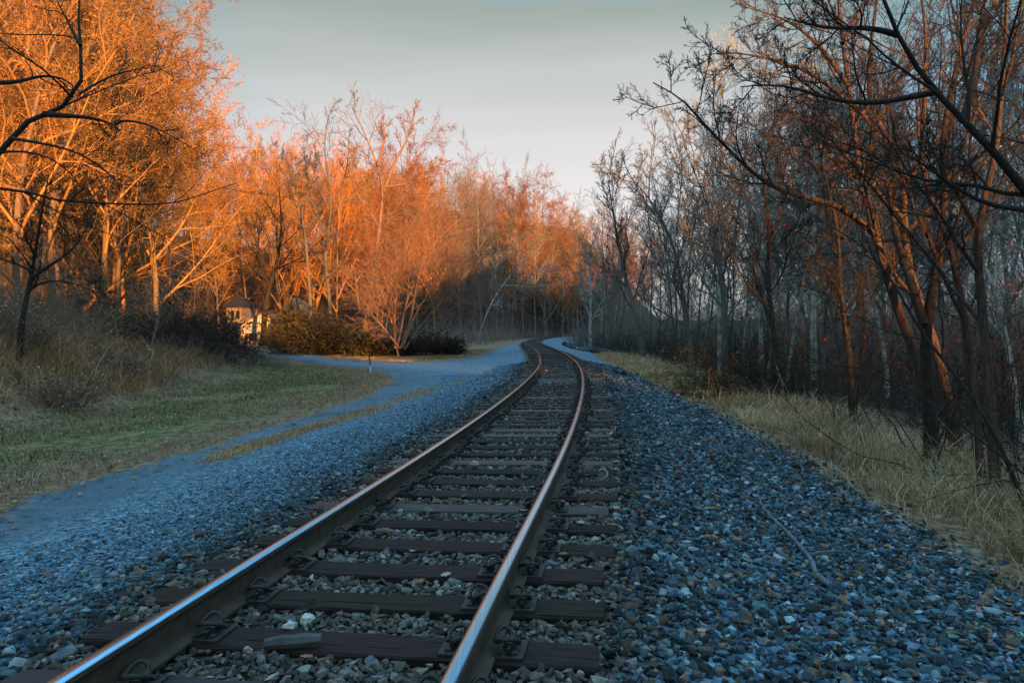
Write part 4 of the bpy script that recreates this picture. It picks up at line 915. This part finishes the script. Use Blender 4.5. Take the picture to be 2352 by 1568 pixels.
q = rng.random((4000,2)); yy = 90+120*q[:,0]; xc = np.interp(yy, CL[:,1], CL[:,0]); xx = xc + np.where(rng.random(4000) < .5, 5.5+20*q[:,1], -(5.5+18*q[:,1])); k = rng.random(4000) < .5
tangle("far_undergrowth", np.stack([xx[k],yy[k]],1), 2.6, "grey brush lining both sides of the far curve", "bark_grey", 202, r=.022, arch=.04)
q = rng.random((14000,2)); yy = 24+110*q[:,0]; dd = 12+90*q[:,1]; xx = np.interp(yy, CL[:,1], CL[:,0])+dd; k = (xx < yy*.85+3) & (rng.random(14000) < .4)
tangle("distant_thicket", np.stack([xx[k],yy[k]],1), 7.0, "grey-brown thicket filling the depth of the right-hand woods", "bark_grey", 204, r=.016, arch=.02, kids=6, mk=4)
q = rng.random((5000,2)); yy = 9+26*q[:,0]; xx = -10.6-7.5*q[:,1]; k = (-xx < yy*.8+1.5) & (rng.random(5000) < .3) & (wav(xx, yy, .1, .6) > -.3)
tangle("bank_brambles", np.stack([xx[k],yy[k]],1), 1.15, "dry brown brambles and dead weeds sprawling over the left bank", "bark_brown", 205, r=.005, arch=.20, kids=6, mk=4)
pl = []
while len(pl) < 2300:
    y = rng.uniform(22, 130); x = rng.uniform(-.85, -.02)*y; s = float(sdist(np.array([x]), np.array([y]), FOOT)[0])
    if -5 < s < 22 and abs(lat(x, y)[0]) > 10 and not (-56 < x < -24 and 76 < y < 112): pl.append((x, y))
tangle("hillside_undergrowth", np.array(pl), 3.4, "sunlit orange brush covering the foot of the left hillside", "bark_tan", 203, r=.015, arch=.05, kids=6, mk=4)

# ------------------------------------------------------------------ cottage, boulder
def cottage():
    B = 93.0; gz = float(H(*at(600, 787, B)[:2]))
    def X_(px): return at(px, 775, B)[0]
    u = X_(601)-X_(600); zof = lambda py: gz + (787-py)*B/FD
    x0 = X_(549); x1 = x0+6.2; pk = (x0+x1)/2; ev = 2.55; pkh = 4.15; depth = 7
    root = empty("cottage", (x0, B, gz)); tag(root, "cream clapboard cottage with dark roofs half hidden behind the thick trunk and brambles", "house")
    def P(x, y, z): return (x-x0, y-B, z)
    w = MB()
    V = [P(x0,B,-.4),P(x1,B,-.4),P(x1,B,ev),P(pk,B,pkh),P(x0,B,ev)]; V += [(a,b+depth,c) for a,b,c in V]
    w.add(V, [(0,1,2,4),(5,9,7,6),(1,6,7,2),(0,4,9,5)]); w.add(V, [(4,2,3),(9,8,7)])
    z = 0.0
    while z < 4.0:                                            # lap boards standing proud of the gable wall
        hw = 3.1 if z < ev else 3.1*(pkh-z)/(pkh-ev)
        if hw > .15: w.box(P(pk, B-.012, z+.07), (2*hw-.02,.02,.12))
        z += .155
    obj("gable_wall", w.build("gable_wall", [M["siding"]]), root)
    r = MB()
    for sgn in (-1, 1):
        ex = pk+sgn*3.45; ez = ev-.14
        a = np.array([P(ex,B-.35,ez),P(pk,B-.35,pkh+.03),P(pk,B+depth+.3,pkh+.03),P(ex,B+depth+.3,ez)]); b = a+np.array([0,0,.12])
        r.add(np.vstack([a,b]), [(0,1,2,3),(4,7,6,5),(0,4,5,1),(1,5,6,2),(2,6,7,3),(3,7,4,0)])
    obj("roof", r.build("roof", [M["roof_red"]]), root)
    wx = X_(577); wz = zof(770)-gz
    f = MB(); f.box(P(wx,B-.05,wz), (.78,.06,1.22)); wo = obj("window", f.build("window", [M["trim"]]), root)
    g = MB(); g.box(P(wx,B-.085,wz), (.64,.02,1.08)); obj("pane", g.build("pane", [M["glass"]]), wo)
    for sx in (-.62,.62): s_ = MB(); s_.box(P(wx+sx,B-.06,wz), (.34,.05,1.2)); obj("shutter", s_.build("shutter", [M["shutter"]]), root)
    c = MB(); c.box(P(x0+.05,B-.06,1.2), (.14,.05,2.7)); obj("corner_board", c.build("corner_board", [M["trim"]]), root)
    # two-storey block behind with an upstairs row of windows
    hx0, hx1, by = X_(508), X_(543), B+2.0; e2 = 5.3; p2 = 7.0
    m = MB(); m.box(P((hx0+hx1)/2, by+3, e2/2-.2), (hx1-hx0, 6, e2+.4)); obj("main_wall", m.build("main_wall", [M["shaded_siding"]]), root)
    m = MB(); ym = by+3
    a = [P(hx0-.3,by-.5,e2-.05),P(hx1+.3,by-.5,e2-.05),P(hx1-.9,ym,p2),P(hx0+.5,ym,p2),P(hx0-.3,by+6.5,e2-.05),P(hx1+.3,by+6.5,e2-.05)]
    m.add(a, [(0,1,2,3),(5,4,3,2)]); m.add(a, [(1,5,2),(4,0,3)]); m.add(a, [(0,4,5,1)])
    obj("main_roof", m.build("main_roof", [M["roof"]]), root)
    for px in (522, 535):
        wx = X_(px); f = MB(); f.box(P(wx,by-.04,4.2), (.62,.06,1.35)); wo = obj("window", f.build("window", [M["trim"]]), root)
        g = MB(); g.box(P(wx,by-.08,4.2), (.5,.02,1.2)); obj("pane", g.build("pane", [M["glass"]]), wo)
    p = MB(); a = np.array([P(X_(520),B-1.6,2.35),P(X_(562),B-1.6,2.35),P(X_(562),B-.1,2.95),P(X_(520),B-.1,2.95)]); b = a+np.array([0,0,.1])
    p.add(np.vstack([a,b]), [(0,3,2,1),(4,5,6,7),(0,1,5,4),(1,2,6,5),(2,3,7,6),(3,0,4,7)]); obj("porch_roof", p.build("porch_roof", [M["roof"]]), root)
    for px in (523, 541, 560): q = MB(); q.box(P(X_(px),B-1.5,1.1), (.1,.1,2.5)); obj("porch_post", q.build("porch_post", [M["trim"]]), root)
cottage()
def rockmesh(name, w, d, h, seed, sub=4, m="rock", col=None):
    import bmesh
    bm = bmesh.new(); bmesh.ops.create_icosphere(bm, subdivisions=sub, radius=1); rg_ = np.random.default_rng(seed)
    V = np.array([v.co[:] for v in bm.verts])
    for _ in range(14):
        nrm = rg_.normal(size=3); nrm /= np.linalg.norm(nrm); dd = V@nrm - rg_.uniform(.55,.85); V = V - np.where(dd > 0, dd*.92, 0)[:,None]*nrm
    V[:,0] *= 1-.35*np.clip(V[:,2],0,1); V = V*np.array([w/2,d/2,h/2]) + .03*min(w,h)*np.sin(V*9+rg_.uniform(0,6,3))[:,[1,2,0]]
    for v, c in zip(bm.verts, V): v.co = c
    me = bpy.data.meshes.new(name); bm.to_mesh(me); bm.free(); me.materials.append(M[m])
    if m == "stone":
        a = me.color_attributes.new("tint", 'FLOAT_COLOR', 'POINT'); a.data.foreach_set("color", np.tile(np.array([*col,1], np.float32), len(me.vertices)))
    return me
p = at(690, 770, 84); g = float(H(p[0], p[1])); tag(obj("boulder", rockmesh("boulder", 5.4, 4.4, 8.0, 3), None, (p[0], p[1], g+2.6)), "big tan boulder rising behind the olive bushes", "boulder")

# ------------------------------------------------------------------ small things
def post(X, Y0, Y1, depth_hint, r, name, parts, label, cat):
    x, y, z = hit(X, Y1); z = float(H(x, y)); hgt = (Y1-Y0)/FD*y
    e = empty(name, (x, y, z)); tag(e, label, cat); e.rotation_euler = (0, R_(-2.0), 0)
    for nm, f0, f1, m in parts:
        b = MB(); a0, a1 = (hgt*f0 if f0 > 0 else -.15), hgt*f1
        b.tube([(0,0,a0),(0,0,a1)] if f1 < 1 else [(0,0,a0),(0,0,a1-.04)], r, 10)
        if f1 >= 1: b.tube([(0,0,a1-.04),(0,0,a1-.01),(0,0,a1)], [r,r*.8,r*.35], 10)
        obj(nm, b.build(nm, [M[m]], False), e)
    return e
post(851, 812, 858, 30, .035, "marker_post", [("white_base",0,.42,"white"),("red_top",.425,1,"red")], "short marker post, faded red above white, at the lawn's tip", "marker post")
post(1289, 790, 803, 80, .04, "track_stake", [("stake",0,1,"white")], "small pale blue-white stake beside the far curve", "stake")
x, y, z = at(621, 811, 66)[0], 66, 0; z = float(H(x, y)); e = empty("round_sign", (x, y, z)); tag(e, "small round blue sign on a white stake by the cottage drive", "sign")
top = at(621, 799, 66)[2]-z
b = MB(); b.box((0,0,top/2-.1), (.05,.03,top+.1)); obj("stake", b.build("stake", [M["white"]]), e)
b = MB(); b.tube([(0,-.045,top),(0,-.020,top)], .19, 20); dsc = obj("sign_face", b.build("sign_face", [M["blue"]], False), e)
b = MB(); a_ = [(.07*math.cos(t)*(1 if i % 2 else .5), -.05, top+.03+.07*math.sin(t)*(1 if i % 2 else .5)) for i, t in enumerate(np.linspace(0, 2*np.pi, 10, endpoint=False))]; b.add(a_+[(0,-.052,top+.03)], [((i+1)%10,i,10) for i in range(10)]); obj("emblem", b.build("emblem", [M["white"]]), dsc)
# dead branch on the ballast
br = [(1910,1360),(1880,1340),(1862,1300),(1845,1275),(1800,1225),(1765,1195),(1745,1165),(1740,1130),(1725,1110),(1690,1085)]
P = []
for q in br: h3 = hit(*q); P.append((h3[0], h3[1], float(H(h3[0], h3[1]))+.055))
P = smooth_poly(P, 40); P[:,:2] += np.random.default_rng(8).normal(0,.006,(40,2)); b = MB(); b.tube(P, np.linspace(.019,.004,40)*(1+.18*np.sin(np.arange(40)*1.9)), 9, (.55,.55,.55))
P2 = [(*hit(*q)[:2],) for q in [(1862,1290),(1890,1283),(1920,1283),(1955,1285)]]; P2 = [(a, c, float(H(a, c))+.06) for a, c in P2]
b2 = MB(); b2.tube(smooth_poly(P2, 10), np.linspace(.012,.006,10), 8, (.55,.55,.55))
o = empty("dead_branch", P[0]); tag(o, "long grey forked dead branch lying on the right ballast slope", "branch")
ms = obj("main_stem", b.build("main_stem", [M["driftwood"]], True), o); ms.matrix_parent_inverse = Matrix.Translation(-Vector(P[0]))
sk = obj("side_stem", b2.build("side_stem", [M["driftwood"]], True), o); sk.matrix_parent_inverse = Matrix.Translation(-Vector(P[0]))
# single stones and bits that stand out
def lay(name, X, Y, w, d, h, seed, label, cat, col, dz=.0, rz=0):
    x, y, z = hit(X, Y); o = obj(name, rockmesh(name, w, d, h, seed, 3, "stone", col), None, (x, y, float(H(x, y))+h*.3+.02+dz), (0, 0, rz)); tag(o, label, cat)
lay("pale_stone", 667, 1452, .095,.07,.065, 11, "pale blue-white stone, left one of the close pair between the rails", "stone", (.62,.66,.68))
lay("pale_stone", 709, 1446, .10,.08,.085, 12, "larger pale cream-blue stone, right one of the pair between the rails", "stone", (.66,.66,.62))
lay("pink_stone", 570, 1530, .05,.04,.05, 13, "small pinkish stone standing on the nearest tie", "stone", (.5,.33,.28), .04)
lay("tan_stone", 1092, 985+100, .12,.08,.09, 14, "tan lump of stone lying on a tie between the rails", "stone", (.42,.32,.25), .05)
lay("dark_lump", 1412, 858, .34,.26,.22, 15, "dark brown clod at the ballast edge, left of the three", "clod", (.05,.03,.022))
lay("dark_lump", 1433, 863, .26,.22,.26, 16, "round black clod at the ballast edge, middle of the three", "clod", (.025,.02,.018))
lay("dark_lump", 1466, 863, .22,.18,.14, 17, "smallest dark clod at the ballast edge, right of the three", "clod", (.05,.03,.022))
lay("dark_stone", 1862, 1076, .20,.14,.14, 18, "black angular rock lying where the ballast meets dry grass on the right", "stone", (.03,.03,.035))
lay("plastic_litter", 1782, 1005, .06,.05,.03, 19, "scrap of pale litter at the ballast edge near the dry grass", "litter", (.55,.62,.68))
b = MB(); b.box((0,0,.07), (1.9,.22,.16), bev=.02); x, y, z = hit(1700, 1020); x, y, z = hit(1590, 912)
o = obj("discarded_tie", b.build("discarded_tie", [M["tie"]]), None, (x, y, float(H(x, y))-.02), (0, R_(2), R_(118))); tag(o, "old black tie end lying along the edge of the dry grass", "discarded tie")
x, y, z = hit(675, 1512); b = MB(); P = walk((0,0,0), (1,.05,0), .27, 7, .05, 0, np.random.default_rng(4)); b.tube(P-P.mean(0), [.024,.028,.033,.030,.034,.029,.023], 7, (.38,.32,.28))
xx_, yy_, _, _ = at_s(tie_s[6]); o = obj("wood_chunk", b.build("wood_chunk", [M["driftwood"]]), None, (x, y, .035), (0, 0, R_(4))); tag(o, "weathered grey chunk of wood resting on the nearest tie", "wood chunk")
x, y, z = hit(1383, 1112); b = MB(); P = np.array([(-.03,-.10,.01),(.03,-.07,.02),(.06,-.01,.05),(.045,.05,.08),(.0,.075,.085),(-.02,.05,.07)]); b.tube(smooth_poly(P, 14), np.linspace(.004,.007,14), 6, (2.8,2.1,1.5))
o = obj("curled_stem", b.build("curled_stem", [M["bark_brown"]], True), None, (x, y, .01)); tag(o, "curled pale dry stem lying on a tie end right of the right rail", "dry stem")
# rip-rap below the far curve
cx, cy, _ = hit(1325, 800); rr = []
n = 240; ry = rg.uniform(62, 100, n); rd = rg.uniform(4.4, 7.5, n); rx = np.interp(ry, CL[:,1], CL[:,0])+rd
tag(obj("riprap", stones("riprap", rx, ry, H(rx, ry)+.05, rg.uniform(.35,.85,n), palette(n, rg, [(.10,.11,.12),(.17,.18,.19),(.06,.06,.065)], [1,1,1]), rg)), "dark broken rocks piled on the slope inside the far curve", "rocks", kind="stuff")
for o in scene.objects:
    if o.type == 'MESH' and not o.data.materials: o.data.materials.append(M["rock"])
print("objects", len(scene.objects))
